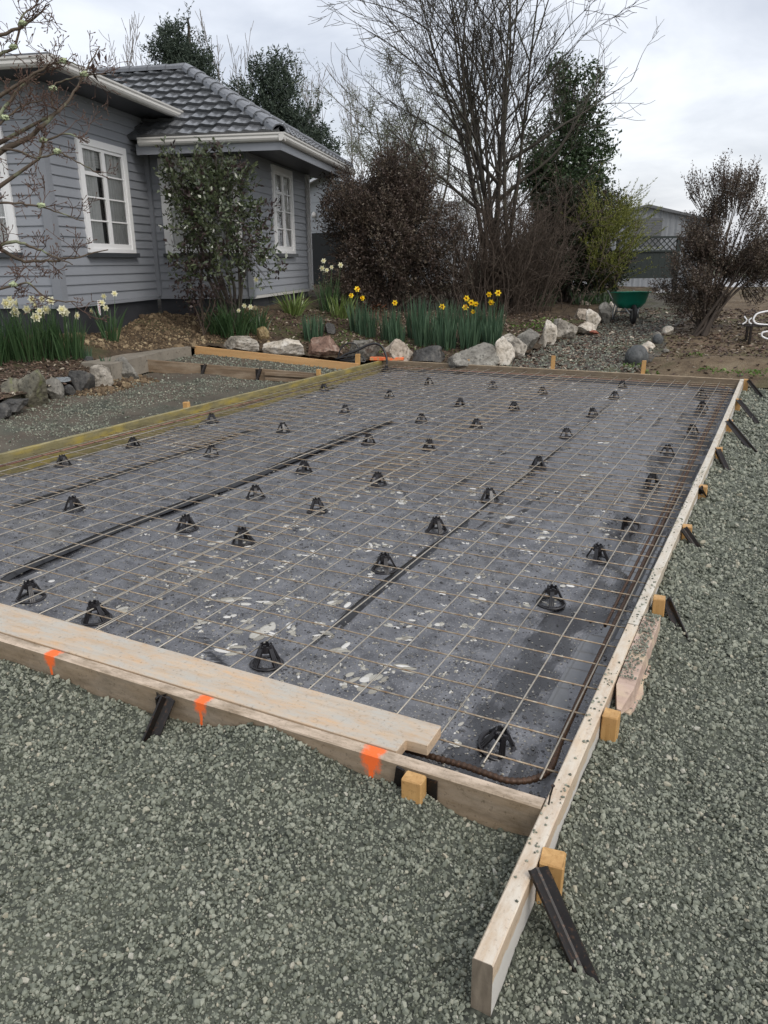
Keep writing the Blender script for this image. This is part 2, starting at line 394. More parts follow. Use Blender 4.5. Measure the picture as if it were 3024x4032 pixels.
n1 = b.noise(b.co(), 4, 6, 0.7); n2 = b.noise(b.co(), 45, 4, 0.7); n3 = b.noise(b.co(), 0.8, 3); v1 = b.voro(b.co(), 55)
c_ = b.ramp(n1, [(0.3, (0.04, 0.034, 0.028)), (0.55, (0.085, 0.075, 0.062)), (0.75, (0.15, 0.145, 0.125))])
c_ = b.mix(b.ramp(v1, [(0.15, 0.5), (0.5, 0.0)]), c_, (0.20, 0.19, 0.165))
c_ = b.mix(b.ramp(n3, [(0.5, 0.0), (0.66, 0.55)]), c_, (0.085, 0.095, 0.04))
b.bump(b.math('ADD', n1, n2), 0.9, 0.03)
M_path = b.set(c_, 0.7, spec=0.3)
b = NB('pale_clay_bank')
n1 = b.noise(b.co(), 3, 6, 0.7); n2 = b.noise(b.co(), 30, 4, 0.7); n3 = b.noise(b.co(), 0.8, 4)
c_ = b.ramp(n1, [(0.28, (0.075, 0.052, 0.032)), (0.55, (0.16, 0.12, 0.075)), (0.75, (0.22, 0.18, 0.12))])
c_ = b.mix(b.ramp(n2, [(0.5, 0.0), (0.72, 0.7)]), c_, (0.06, 0.045, 0.032))
c_ = b.mix(b.ramp(n3, [(0.5, 0.0), (0.62, 0.5)]), c_, (0.075, 0.08, 0.03))
b.bump(b.math('ADD', n1, n2), 0.9, 0.03)
M_bank = b.set(c_, 0.8, spec=0.25)
b = NB('far_pasture')
n1 = b.noise(b.co(), 0.25, 5, 0.6); n2 = b.noise(b.co(), 6, 4, 0.7)
c_ = b.mix(n1, (0.06, 0.075, 0.03), (0.15, 0.15, 0.08)); c_ = b.mix(b.ramp(n2, [(0.45, 0), (0.7, 0.5)]), c_, (0.19, 0.19, 0.16))
M_far = b.set(c_, 0.85)
M_pale = mat_plain('pale_stone_driveway', (0.42, 0.42, 0.42), 0.6, var=0.25, scale=14, bump=0.4)
M_conc = mat_plain('old_concrete', (0.23, 0.205, 0.165), 0.75, var=0.3, scale=5, spots=(0.12, 0.10, 0.07), bump=0.3)
b = NB('bark_chip'); r_ = b.rand()
M_bark = b.set(b.ramp(r_, [(0, (0.03, 0.022, 0.017)), (0.5, (0.085, 0.055, 0.04)), (0.85, (0.17, 0.115, 0.08)), (0.93, (0.28, 0.23, 0.17)), (1, (0.42, 0.38, 0.30))]), 0.6, spec=0.35)
b = NB('clay_clod'); r_ = b.rand()
M_clod = b.set(b.ramp(r_, [(0, (0.06, 0.042, 0.027)), (0.6, (0.15, 0.108, 0.066)), (0.9, (0.25, 0.19, 0.115)), (1, (0.36, 0.29, 0.18))]), 0.85, spec=0.2)

# ------------------------------------------------------------------ ground, yard, beds, path
SLAB_X, SLAB_Y = -5.595, 9.736
def Hyard(x, y):
    x = np.asarray(x, float); y = np.asarray(y, float); P = np.stack([x, y], -1)
    z = -.155+.07*np.clip(-5.8-x, 0, 4)+.022*fbm(P*1.5, 3, 3)+.018*vnoise(P*4.2, 9)+.010*vnoise(P*11, 10)
    # gravel banked against the formwork
    n = .75+.55*vnoise(P*np.array([.3, 1.3]), 21)
    z += .085*n*np.exp(-(np.clip(x-.05, 0, 9)/.20)**2)*sstep(.05, .8, y)*(x > 0)
    z += .045*np.exp(-((x-.10)/.16)**2)*np.exp(-((y-.15)/.25)**2)
    f = np.exp(-(np.clip(-.05-y, 0, 9)/.20)**2)*(y < 0)*(x < .0)
    z += f*(.085*np.exp(-((x+.98)/.30)**2)+.055*np.exp(-((x+.42)/.10)**2)+.02*np.exp(-((x+2.1)/.5)**2)+.02)
    z -= .03*np.exp(-((x+.08)/.12)**2)*np.exp(-((y+.12)/.15)**2)
    z += .06*np.exp(-((x+6.9)/.7)**2-((y-7.0)/.5)**2)
    slab = (x > SLAB_X-.03) & (x < .03) & (y > -.03) & (y < SLAB_Y+.03)
    z = np.where(slab, -.30, z)
    return np.where(y > SLAB_Y+.04, np.minimum(z, Hpath(x, y)-.05), z)
def grade(lo, hi, c, fine, coarse, span):       # grid lines, finer near c
    out = [c]
    for sgn, lim in ((-1, lo), (1, hi)):
        p = c; st = []
        while (p-lim)*sgn < 0:
            p += sgn*(fine+(coarse-fine)*min(1, abs(p-c)/span)); st.append(p)
        out = sorted(out+st)
    return np.array(out)
def Hfar(x, y):
    d = np.hypot(x-0, y-5)
    h = np.where(y > 9, Hpath(x, np.minimum(y, 40.0)), -.2)
    return h-.12+np.where(d < 24, -.25, 0)+.25*vnoise(np.stack([x, y], -1)*.03, 5)*np.clip((d-40)/60, 0, 1)*6
g_x = np.concatenate([-np.geomspace(900, 16, 26), np.arange(-15, 15, 1.5), np.geomspace(16, 900, 26)])
g_y = np.concatenate([np.array([-300, -120, -50, -20]), np.arange(-10, 40, 1.5), np.geomspace(42, 1400, 28)])
sheet('ground', g_x, g_y, Hfar, M_far, kind='structure')
yx = grade(-9.4, 7.5, -.2, .022, .11, 3.5); yy = grade(-3.6, 10.1, -.5, .022, .11, 3.5)
sheet('gravel_yard', yx, yy, Hyard, M_fines, kind='structure',
      keep=lambda x, y: ~((x > SLAB_X+.08) & (x < -.08) & (y > .08) & (y < SLAB_Y-.08)))

GARDEN = [(-13.5, 1.2), (-8.9, 2.0), (-7.55, 3.3), (-7.58, 4.2), (-7.72, 4.75), (-7.9, 5.3), (-8.0, 5.75), (-8.25, 6.45), (-8.62, 6.95), (-8.62, 8.15), (-8.3, 8.45), (-7.7, 8.75), (-7.0, 9.15), (-6.2, 9.55), (-5.4, 9.88), (-3.95, 9.95), (-3.6, 10.6), (-3.45, 11.4), (-3.3, 12.4), (-3.05, 13.4), (-2.95, 14.8), (-2.9, 16.2), (-2.95, 18), (-3.2, 26), (-16, 26), (-16, 2)]
def Hg(x, y):
    P = np.stack([np.asarray(x, float), np.asarray(y, float)], -1)
    return Hgarden(x, y)+.025*fbm(P*2.2, 3, 31)+.012*vnoise(P*9, 4)
sheet('garden_bed', np.arange(-16, -2.8, .07), np.arange(1.2, 24, .07), Hg, M_soil, kind='structure',
      keep=lambda x, y: inside(GARDEN, x, y))
def Hp(x, y):
    P = np.stack([np.asarray(x, float), np.asarray(y, float)], -1)
    return Hpath(x, y)+.022*fbm(P*2.0, 3, 51)+.008*vnoise(P*9, 6)
sheet('garden_path', np.arange(-4.4, -1.2, .06), np.arange(9.80, 22, .06), Hp, M_path, kind='structure',
      keep=lambda x, y: (x < -1.45+.12*np.sin(y*1.7)) & (x > -4.0))
sheet('planted_bank', np.arange(-1.8, 9, .08), np.arange(9.80, 26, .08), lambda x, y: Hp(x, y)-.012+.16*np.exp(-((y-10.9)/.55)**2)*sstep(-1.5, -.6, x), M_bank, kind='structure')
sheet('pale_driveway', np.arange(-8, 16, .8), np.arange(19.0, 40, .8), lambda x, y: Hpath(x, y)-.03, M_pale, kind='structure', keep=lambda x, y: (y > 21+.25*np.abs(x+1)))

# concrete path by the house, a slab with a broken edge
CP = [(-7.95, 5.92), (-8.12, 6.6), (-8.36, 7.4), (-8.47, 8.22), (-8.95, 8.45), (-9.3, 7.7), (-9.0, 6.5), (-8.45, 5.85)]
g_ = Geo(); n_ = len(CP)
g_.add([(x, y, .265+.012*vnoise(np.array([x*3, y*3]))) for x, y in CP]+[(x, y, .02) for x, y in CP], [list(range(n_))]+[(i, i+n_, (i+1) % n_+n_, (i+1) % n_) for i in range(n_)])
o_ = g_.obj('concrete_path', M_conc); o_['kind'] = 'structure'

# loose gravel over the yard: real stones, thinning with distance
def yard_stones():
    P = []; S = []
    for (x0, x1, y0, y1) in ((-6.4, .0, -2.2, -.03), (.0, 1.4, -2.0, .0), (.05, 2.2, .0, 3.0), (.05, 3.2, 3.0, 10.0), (2.2, 4.0, 0, 3), (-9.0, -5.66, 1.0, 9.0), (1.4, 3, -1.5, 0), (-2, 3.5, 9.75, 10.1)):
        m = int(25000*(x1-x0)*(y1-y0)); x = rng.uniform(x0, x1, m); y = rng.uniform(y0, y1, m)
        d = np.sqrt((x-CAM[0])**2+(y-CAM[1])**2+1.75**2)
        k = rng.random(m) < np.clip((2.3/d)**1.75, .02, 1); x, y, d = x[k], y[k], d[k]
        k = ~((x > SLAB_X-.07) & (x < .055) & (y > -.055) & (y < SLAB_Y+.05)) & ~((np.abs(x-.026) < .03) & (y > -.66) & (y < 9.8))
        x, y, d = x[k], y[k], d[k]
        s = np.exp(rng.normal(math.log(.0072), .46, len(x)))*np.clip((d/2.4)**.62, 1, 2.6); s = np.clip(s, .004, np.clip(.0075*d, .020, .045))
        s = np.where(x < -5.6, s*.7, s)
        p = np.stack([x, y, Hyard(x, y)+s*rng.uniform(-.15, .45, len(s))], 1); k = in_view(p); P.append(p[k]); S.append(s[k])
    P = np.concatenate(P); S = np.concatenate(S)
    k = ~inside(GARDEN, P[:, 0], P[:, 1]); P, S = P[k], S[k]
    k = (P[:, 0] > -5.9) | (rng.random(len(P)) < .12+.6*(vnoise(P[:, :2]*1.3, 41) > .05)); P, S = P[k], S[k]
    sc = S[:, None]*rng.uniform(.72, 1.25, (len(S), 3)); sc[:, 2] *= .8
    return P, sc
_P, _S = yard_stones(); print('yard stones', len(_P))
scatter('crushed_gravel', _P, _S, M_gravel, 'stone', label='loose grey crushed gravel spread around the slab formwork', cat='gravel')
# ------------------------------------------------------------------ formwork timber
M_front = mat_wood('cement_stained_form_timber', (0.10, 0.072, 0.042), (0.235, 0.17, 0.10), cement=(0.60, 0.49, 0.38), cem_amt=.9, stain=(0.14, 0.115, 0.08), rough=.55,
                   paint=((3.48, -.012, .040, .055, .115), (4.31, -.012, .034, .050, .12), (5.055, -.014, .045, .075, .135)))
M_right = mat_wood('pale_form_timber', (0.36, 0.26, 0.17), (0.62, 0.50, 0.36), cement=(0.62, 0.57, 0.48), cem_amt=.6, stain=(0.46, 0.32, 0.21), rough=.5, face=True)
M_right2 = mat_wood('grey_pale_form_timber', (0.36, 0.30, 0.22), (0.58, 0.51, 0.40), cement=(0.60, 0.57, 0.50), cem_amt=.7, stain=(0.34, 0.27, 0.19), rough=.5, face=True)
M_left = mat_wood('mossy_form_timber', (0.085, 0.075, 0.035), (0.23, 0.20, 0.10), cement=(0.34, 0.30, 0.17), cem_amt=.6, stain=(0.36, 0.27, 0.035), rough=.55)
M_farb = mat_wood('weathered_brown_timber', (0.075, 0.055, 0.037), (0.16, 0.12, 0.08), cement=(0.46, 0.36, 0.24), cem_amt=.9, stain=(0.11, 0.09, 0.065), rough=.55)
M_newp = mat_wood('new_pine', (0.40, 0.22, 0.09), (0.60, 0.37, 0.17), stain=(0.46, 0.29, 0.13), rough=.5, grain=18)
M_peg = mat_wood('pine_peg', (0.36, 0.19, 0.06), (0.60, 0.38, 0.16), stain=(0.42, 0.24, 0.09), rough=.5, along='Z', grain=45)
M_plank = mat_wood('cement_washed_plank', (0.36, 0.24, 0.14), (0.62, 0.46, 0.30), cement=(0.44, 0.43, 0.385), cem_amt=.75, stain=(0.62, 0.40, 0.22), rough=.6)
M_brown = mat_wood('old_brown_timber', (0.10, 0.07, 0.045), (0.25, 0.18, 0.115), stain=(0.30, 0.24, 0.17), rough=.6)
M_split = mat_wood('split_stake_timber', (0.34, 0.24, 0.19), (0.55, 0.42, 0.34), stain=(0.60, 0.50, 0.34), rough=.6)
b = NB('orange_sprayed_board'); n_ = b.noise(b.co('Object'), 22, 4, .6)
M_orange = b.set(b.mix(b.ramp(n_, [(.4, 0.0), (.55, 1.0)]), (0.50, 0.30, 0.14), (0.88, 0.17, 0.05)), .6)
M_steel = mat_plain('wet_black_steel', (0.012, 0.010, 0.009), .4, 0.2, var=.4, scale=20, spots=(0.085, 0.045, 0.025))
M_bolt = mat_plain('zinc_bolt', (0.22, 0.21, 0.2), .35, .8)

def frame_for(d):
    d = np.asarray(d, float); d = d/np.linalg.norm(d); s = np.cross([0, 0, 1.0], d); s /= np.linalg.norm(s); u = np.cross(d, s)
    return Matrix(((d[0], s[0], u[0]), (d[1], s[1], u[1]), (d[2], s[2], u[2])))
def beam(name, p0, p1, w, h, mat, parent=None, ch=.004, wob=.0015, seed=0, bow=0.0):
    p0, p1 = np.array(p0, float), np.array(p1, float); Ln = np.linalg.norm(p1-p0); n = max(2, int(Ln/.12)+1)
    sec = np.array([(-w/2, -ch), (-w/2+ch, 0), (w/2-ch, 0), (w/2, -ch), (w/2, -h+ch), (w/2-ch, -h), (-w/2+ch, -h), (-w/2, -h+ch)])
    X = np.linspace(0, Ln, n); V = np.zeros((n, 8, 3)); V[:, :, 0] = X[:, None]; V[:, :, 1:] = sec
    V[:, :, 1] += bow*np.sin(math.pi*X/Ln)[:, None]
    nz = vnoise(np.stack([np.repeat(X, 8)*4, np.tile(np.arange(8)*3.7, n), np.full(n*8, seed*1.7)], -1), seed).reshape(n, 8)
    V[:, :, 2] += wob*nz; V[:, :, 1] += wob*.6*np.roll(nz, 1, 1)
    F = []
    for i in range(n-1):
        for j in range(8): F.append((i*8+j, (i+1)*8+j, (i+1)*8+(j+1) % 8, i*8+(j+1) % 8))
    F.append(list(range(8))); F.append([(n-1)*8+j for j in range(8)][::-1])
    o = link(name, make_mesh(name, V.reshape(-1, 3), F, mat), parent)
    o.matrix_world = Matrix.Translation(p0) @ frame_for(p1-p0).to_4x4()
    return o
front = beam('form_board', (-5.65, -.026, 0), (-.002, -.026, 0), .052, .19, M_front, seed=1, wob=.002)
tag(front, 'long brown form board along the near side with three orange paint marks', 'form board')
r1 = beam('form_board', (.026, -.646, 0), (.026, 1.35, 0), .052, .19, M_right, seed=2)
g_ = Geo(); g_.tube([(0, 0, -.01), (.004, -.003, .03), (.012, -.008, .062)], .0028, 6); g_.lathe([(0, .062), (.006, .062), (.006, .065), (0, .065)], 8, (.012, -.008, 0)); g_.obj('nail', M_steel, r1, loc=(.62, .012, 0))
tag(r1, 'short pale form board jutting out at the near corner towards the camera', 'form board')
r2 = beam('form_board', (.0245, 1.354, .001), (.026, 9.79, .002), .050, .19, M_right2, seed=3, bow=-.012)
tag(r2, 'long pale form board along the gravel side, beyond the butt joint', 'form board')
l1 = beam('form_board', (-5.621, -.6, 0), (-5.621, 9.79, 0), .05, .24, M_left, seed=4, bow=.02)
tag(l1, 'long yellow and grey stained form board on the house side of the slab', 'form board')
f1 = beam('form_board', (-.001, 9.761, 0), (-5.592, 9.761, .004), .048, .20, M_farb, seed=5, bow=-.015)
tag(f1, 'dark weathered form board across the far end of the slab', 'form board')
# flat plank set against the front board to form a rebate
g_ = Geo(); pl = [(-5.5, .005), (-.525, .005), (-.525, .078), (-.442, .082), (-.446, .212), (-5.5, .212)]
g_.add([(x+.442, y, .004) for x, y in pl]+[(x+.442, y, -.042) for x, y in pl], [list(range(6))[::-1][::-1], list(range(6, 12))[::-1]]+[(i, i+6, (i+1) % 6+6, (i+1) % 6) for i in range(6)])
pk = g_.obj('rebate_plank', M_plank, loc=(-.442, 0, 0)); bv = pk.modifiers.new('edge', 'BEVEL'); bv.width = .003; bv.segments = 1
tag(pk, 'wide flat cement washed plank with a notched end, lying inside the near form board', 'plank')

# ------------------------------------------------------------------ pegs and steel stakes
def peg(x, y, zt, w, label, tilt=(0, 0, 0), length=.42, mat=None, group=None, d=None):
    g = Geo(); c = .004; d = d or w
    sec = [(-w/2+c, -d/2), (w/2-c, -d/2), (w/2, -d/2+c), (w/2, d/2-c), (w/2-c, d/2), (-w/2+c, d/2), (-w/2, d/2-c), (-w/2, -d/2+c)]
    V = []; 
    for k, z in enumerate((0, -.004, -.15, -length)):
        for (a, bb) in sec:
            s = .93 if k == 0 else 1.0
            V.append((a*s, bb*s, z+(rng.normal(0, .0022) if k == 0 else 0)))
    F = [tuple(range(8))]+[(k*8+i, (k+1)*8+i, (k+1)*8+(i+1) % 8, k*8+(i+1) % 8) for k in range(3) for i in range(8)]
    g.add(V, F)
    o = g.obj('wooden_peg', mat or M_peg, loc=(x, y, zt), rot=tilt); tag(o, label, 'peg', group)
    return o
def y_stake(top, foot, label, s=1.0, twist=0.0, bolt=True):
    top, foot = np.array(top, float), np.array(foot, float); d = foot-top; Ln = np.linalg.norm(d)*1.10
    g = Geo(); fin = .030*s; t = .0045*s
    sec = []
    for k in range(3):
        a = twist+k*2*math.pi/3
        ca, sa = math.cos(a), math.sin(a)
        for (r, q) in ((fin*.25, t*1.3), (fin, t), (fin, -t), (fin*.25, -t*1.3)):
            pass
        sec += [(fin*ca-(-t)*sa*-1, 0)] if False else []
    prof = []
    for k in range(3):
        a = twist+k*2*math.pi/3; e = np.array([math.cos(a), math.sin(a)]); nn = np.array([-e[1], e[0]])
        prof += [e*t*1.4-nn*t, e*fin-nn*t, e*fin+nn*t, e*t*1.4+nn*t]
    prof = np.array(prof); n = len(prof); V = []
    zs = np.linspace(0, -Ln, 5)
    for z in zs: V += [(p[0], p[1], z+(.010*s*rng.random() if z == 0 else 0)) for p in prof]
    F = [tuple(range(n))[::-1], tuple(4*n+i for i in range(n))]+[(k*n+i, k*n+(i+1) % n, (k+1)*n+(i+1) % n, (k+1)*n+i) for k in range(4) for i in range(n)]
    root = empty('steel_stake', top); q = Vector(-d).to_track_quat('Z', 'Y'); root.rotation_mode = 'QUATERNION'; root.rotation_quaternion = q
    tag(root, label, 'stake', 'black steel stakes bracing the formwork')
    Geo().add(V, F).obj('shaft', M_steel, root)
    if bolt:
        gb = Geo(); gb.lathe([(.0, .0), (.008*s, .0), (.008*s, .007*s), (.0, .007*s)], 8)
        gb.obj('bolt', M_bolt, root, loc=(0, -fin*.55, -.05*s), rot=(math.pi/2, 0, 0))
    return root
PEGS = [(-.24, 'pine peg outside the near pale board, beside its jutting end'), (.57, 'plain pine peg without a steel brace, second from the near end'), (1.69, 'tall pine peg just beyond the board joint and split stake'),
        (2.90, 'fourth pine peg along the gravel side, topped by a leaning steel stake'), (3.88, 'fifth pine peg along the gravel side of the slab'), (5.22, 'sixth pine peg along the gravel side of the slab'),
        (6.57, 'third last pine peg along the gravel side of the slab'), (7.97, 'second last pine peg along the gravel side of the slab'), (9.58, 'last pine peg on the gravel side, at the far corner')]
for i, (y, lb) in enumerate(PEGS):
    peg(.087 if i != 2 else .093, y, [.004, .0, .012, .008, .01, .01, .012, .012, .03][i], .058 if i else .068, lb, (rng.normal(0, .02), rng.normal(0, .02), rng.normal(0, .06)), group='pine pegs along the gravel side')
STK = [((.065, -.315, .012), (.27, -.47, -.18), 'near steel stake leaning away from the jutting board end', 1.0), ((.125, 1.74, -.02), (.275, 1.52, -.17), 'steel stake behind the tall peg at the board joint', .9),
       ((.075, 2.83, .0), (.215, 2.80, -.16), 'steel stake leaning on the fourth peg of the gravel side', .9), ((.075, 3.83, .0), (.155, 3.93, -.16), 'short steep steel stake at the fifth peg of the gravel side', .9),
       ((.08, 5.16, .0), (.22, 4.86, -.16), 'steel stake at the sixth peg of the gravel side', .95), ((.075, 6.50, .01), (.35, 5.98, -.16), 'longest leaning steel stake on the gravel side', 1.05),
       ((.085, 7.93, .0), (.31, 7.53, -.16), 'steel stake at the second last peg of the gravel side', .95), ((.12, 9.55, .02), (.33, 9.28, -.16), 'steel stake at the far corner peg', .95)]
for (a, f, lb, s) in STK: y_stake(a, f, lb, s, twist=rng.uniform(0, 2))
# front board: peg, flat bar, pair of stakes
fp = peg(-.415, -.090, -.002, .072, 'pine peg with a bolt in front of the near form board', (0, 0, .05), d=.05)
g_ = Geo(); g_.lathe([(.0, .0), (.007, .0), (.007, .006), (.0, .006)], 6); g_.obj('bolt', M_steel, fp, loc=(.004, -.030, -.095), rot=(math.pi/2, 0, 0))
g_ = Geo(); g_.box((0, 0, -.11), (.03, .008, .24)); o_ = g_.obj('flat_steel_bar', M_steel, loc=(-.477, -.066, -.012), rot=(.12, .18, 0)); tag(o_, 'black flat steel bar tucked behind the bolted front peg', 'steel bar')
g_ = Geo(); g_.box((0, 0, -.07), (.045, .006, .15)); o_ = g_.obj('steel_plate', M_steel, loc=(-.368, -.058, -.022)); tag(o_, 'dark steel plate on the near board, corner side of the bolted peg', 'steel plate')
y_stake((-1.475, -.085, -.004), (-1.50, -.20, -.17), 'steel stake leaning against the middle of the near form board', 1.1, twist=-.5)
y_stake((-1.525, -.071, -.012), (-1.515, -.075, -.17), 'upright steel stake with a pale forked top on the near form board', .85, twist=.5)
# split stake nailed over the butt joint
g_ = Geo(); xs = [.055, .125]; V = []
for (y, x0, x1, zt, zb) in ((.70, .085, .10, -.055, -.075), (.80, .060, .128, -.008, -.085), (1.10, .056, .126, -.004, -.090), (1.30, .056, .130, -.003, -.085), (1.50, .056, .128, -.004, -.090)):
    V += [(x0, y, zt), (x1, y, zt-.003), (x1+.004, y, zb), (x0, y, zb)]
F = [(3, 2, 1, 0), (16, 17, 18, 19)]+[(k*4+i, k*4+(i+1) % 4, (k+1)*4+(i+1) % 4, (k+1)*4+i) for k in range(4) for i in range(4)]
V = np.array(V); g_.add(V-np.array([.09, 1.1, 0]), F); o_ = g_.obj('split_stake', M_split, loc=(.09, 1.1, 0))
tag(o_, 'pointed pinkish wooden stake laid flat over the form board joint, with gravel on it', 'stake')
g_ = Geo(); V = []
for (y, x1, zb) in ((.74, .128, -.12), (.80, .140, -.135), (.93, .150, -.12), (1.0, .138, -.14), (1.12, .150, -.12), (1.2, .136, -.13)):
    V += [(.10, y, -.085), (x1, y, -.088), (x1+.006, y, zb), (.10, y, zb)]
F = [(3, 2, 1, 0), (20, 21, 22, 23)]+[(k*4+i, k*4+(i+1) % 4, (k+1)*4+(i+1) % 4, (k+1)*4+i) for k in range(5) for i in range(4)]
g_.add(np.array(V), F); o_ = g_.obj('splintered_board', M_split); tag(o_, 'splintered piece of wood under the pointed stake, half buried in gravel', 'wood')
# pegs on the far and house sides
for (x, y, zt, w, lb) in ((-4.06, 9.815, .085, .05, 'low pine peg behind the far board, in front of the big grey rock'), (-2.66, 9.815, .20, .06, 'dark knotted pine peg behind the far board, in front of the path'), (-1.31, 9.815, .19, .06, 'pale pine peg behind the far board, beside the dark round stone')):
    peg(x, y, zt, w, lb, (0, .02, .1), .5, d=.045)
peg(-5.69, 4.88, .055, .065, 'lone pine peg behind the yellow stained form board', (0, 0, .2), .4)
# ------------------------------------------------------------------ little ramp boxed towards the house
nb0, nb1 = np.array((-5.675, 7.93, .0)), np.array((-8.43, 6.86, .22)); fb0, fb1 = np.array((-5.675, 9.05, .02)), np.array((-8.47, 8.33, .27))
tag(beam('form_board', nb0, nb1, .045, .19, M_brown, seed=7), 'brown form board on the near side of the small ramp', 'form board')
tag(beam('form_board', fb0, fb1, .045, .20, M_newp, seed=8), 'new orange pine form board on the far side of the small ramp', 'form board')
dirn = (nb1-nb0)/np.linalg.norm(nb1-nb0); nrm_ = np.array([-dirn[1], dirn[0], 0]); nrm_ = nrm_ if nrm_[1] < 0 else -nrm_
for (t, lb) in ((.94, 'steel stake at the house end of the brown ramp board'), (.62, 'steel stake at the middle of the brown ramp board'), (.33, 'steel stake on the brown ramp board nearest the slab')):
    q = nb0+(nb1-nb0)*t+nrm_*.05; y_stake(q+np.array([.03, 0, 0]), q+np.array([-.02, -.05, -.19])+nrm_*.04, lb, .9, rng.uniform(0, 2), False)
    g_ = Geo(); g_.box((0, 0, -.08), (.05, .03, .17)); o_ = g_.obj('steel_bracket', M_steel, loc=q+np.array([-.05, .02, -.01]), rot=(0, 0, .35)); tag(o_, lb.replace('steel stake', 'dark steel bracket'), 'bracket')
q0, q1 = nb0+(nb1-nb0)*.02+nrm_*.055, nb0+(nb1-nb0)*.30+nrm_*.055
tag(beam('timber_offcut', q0+np.array([0, 0, -.02]), q1+np.array([0, 0, -.035]), .03, .05, M_brown, seed=11), 'upper of two grey timber offcuts fixed outside the brown ramp board', 'timber')
tag(beam('timber_offcut', q0+np.array([0, 0, -.10]), q1+np.array([0, 0, -.115]), .03, .05, M_brown, seed=12), 'lower of two grey timber offcuts fixed outside the brown ramp board', 'timber')
peg(-5.70, 7.84, .075, .06, 'pine peg where the brown ramp board meets the slab form', (0, 0, .2), .4)
peg(-5.72, 9.10, .17, .07, 'tall pine peg where the new pine board meets the slab form, beside the hoses', (0, .03, .2), .5)
ob = beam('painted_board', (-5.80, 9.68, .055), (-5.26, 9.885, .055), .13, .05, M_orange, seed=9); tag(ob, 'short board sprayed orange on top, lying across the far corner of the formwork', 'board')
ra = [nb0+(0, .0, -.11), nb1+(.1, .02, -.12), fb1+(.1, -.02, -.13), fb0+(0, 0, -.12)]
X, Y = np.meshgrid(np.linspace(0, 1, 24), np.linspace(0, 1, 14), indexing='ij'); RP = ((1-X)*(1-Y))[..., None]*ra[0]+(X*(1-Y))[..., None]*ra[1]+(X*Y)[..., None]*ra[2]+((1-X)*Y)[..., None]*ra[3]
RP[..., 2] += .012*vnoise(RP[..., :2]*6); i, j = np.meshgrid(np.arange(23), np.arange(13), indexing='ij')
o_ = link('gravel_ramp', make_mesh('gravel_ramp', RP.reshape(-1, 3), np.stack([i*14+j, i*14+j+1, (i+1)*14+j+1, (i+1)*14+j], -1).reshape(-1, 4), M_fines, True)); o_['kind'] = 'structure'
t = rng.random((1500, 2)); pp = (1-t[:, :1])*(1-t[:, 1:])*ra[0]+t[:, :1]*(1-t[:, 1:])*ra[1]+t[:, :1]*t[:, 1:]*ra[2]+(1-t[:, :1])*t[:, 1:]*ra[3]+np.array([0, 0, .006])
scatter('ramp_gravel', pp, rng.uniform(.012, .03, 1500), M_gravel, label='grey gravel filling the small boxed ramp', cat='gravel')

# ------------------------------------------------------------------ polythene, water, mesh, bar chairs, reinforcing bars
def Zm(x, y):
    P = np.stack([x, y], -1)
    dr, dl, df, db = -x, x-SLAB_X, y, SLAB_Y-y
    wob = .10*vnoise(P*np.array([1.0, 2.3]), 61)+.05*vnoise(P*np.array([3, 6.0]), 62)
    t = np.maximum.reduce([sstep(.50, .16, dr+wob), sstep(.42, .12, dl+wob), sstep(.30, .08, df+wob*.6)*.35, sstep(.40, .10, db+wob)])
    z = -.108-.085*t
    z += .0035*fbm(P*np.array([7., 3.]), 3, 63)+.006*vnoise(P*np.array([1.7, 1.3]), 64)
    ridge = np.abs(vnoise(P*np.array([2.6, 1.2])+.4*fbm(P*1.5, 2, 67)[..., None], 65)); z += .010*np.exp(-(ridge/.05)**2)*sstep(-.1, .4, vnoise(P*.9, 66))
    z += .020*t*vnoise(P*np.array([5.0, 3.5]), 68)+.009*t*vnoise(P*np.array([14.0, 9]), 69)
    for (xs_, y0, y1, amp) in ((-3.33, .45, 5.7, .026), (-1.30, .55, 9.2, .012), (-4.45, 1.3, 7.3, .014), (-4.0, 2.2, 3.6, .012)):
        c = xs_+.04*vnoise(np.stack([y*.7, y*0+xs_], -1), 71)
        m = sstep(y0, y0+.25, y)*sstep(y1, y1-.3, y)
        z += amp*m*np.where(x < c, np.exp(-((x-c)/.012)**2), np.exp(-((x-c)/.05)**2))
    z += .11*sstep(.035, .0, db)+.0*x
    return z
b = NB('black_polythene')
n1 = b.noise(b.co(), 9, 5, .6); n2 = b.noise(b.co(), 95, 3, .7); n3 = b.noise(b.co(), 1.3, 4, .6)
c_ = b.mix(b.ramp(n1, [(.36, 0), (.66, .9)]), (0.055, 0.057, 0.064), (0.165, 0.17, 0.185))
c_ = b.mix(b.ramp(n3, [(.56, 0), (.72, .35)]), c_, (0.19, 0.18, 0.15))
v_ = b.voro(b.co(), 85); v3 = b.voro(b.co(), 42)
c_ = b.mix(b.ramp(v_, [(.12, .75), (.30, 0.0)]), c_, (0.30, 0.302, 0.305)); c_ = b.mix(b.ramp(v3, [(.10, .7), (.20, 0.0)]), c_, (0.36, 0.355, 0.33))
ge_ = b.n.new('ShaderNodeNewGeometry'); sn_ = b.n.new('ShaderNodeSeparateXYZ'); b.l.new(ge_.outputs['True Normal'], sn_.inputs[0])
film_shade = b.ramp(b.math('ADD', sn_.outputs['Z'], b.math('MULTIPLY', b.math('SUBTRACT', n1, .5), .03)), [(.955, 0.0), (.985, 1.0)])   # fewer drops on steep folds; trench shade is also painted in by this darkening
c_ = b.mix(film_shade, (0.010, 0.010, 0.012), c_)
b.bump(b.math('ADD', b.ramp(v_, [(.0, 1.0), (.45, 0.0)]), n2), .30, .004)
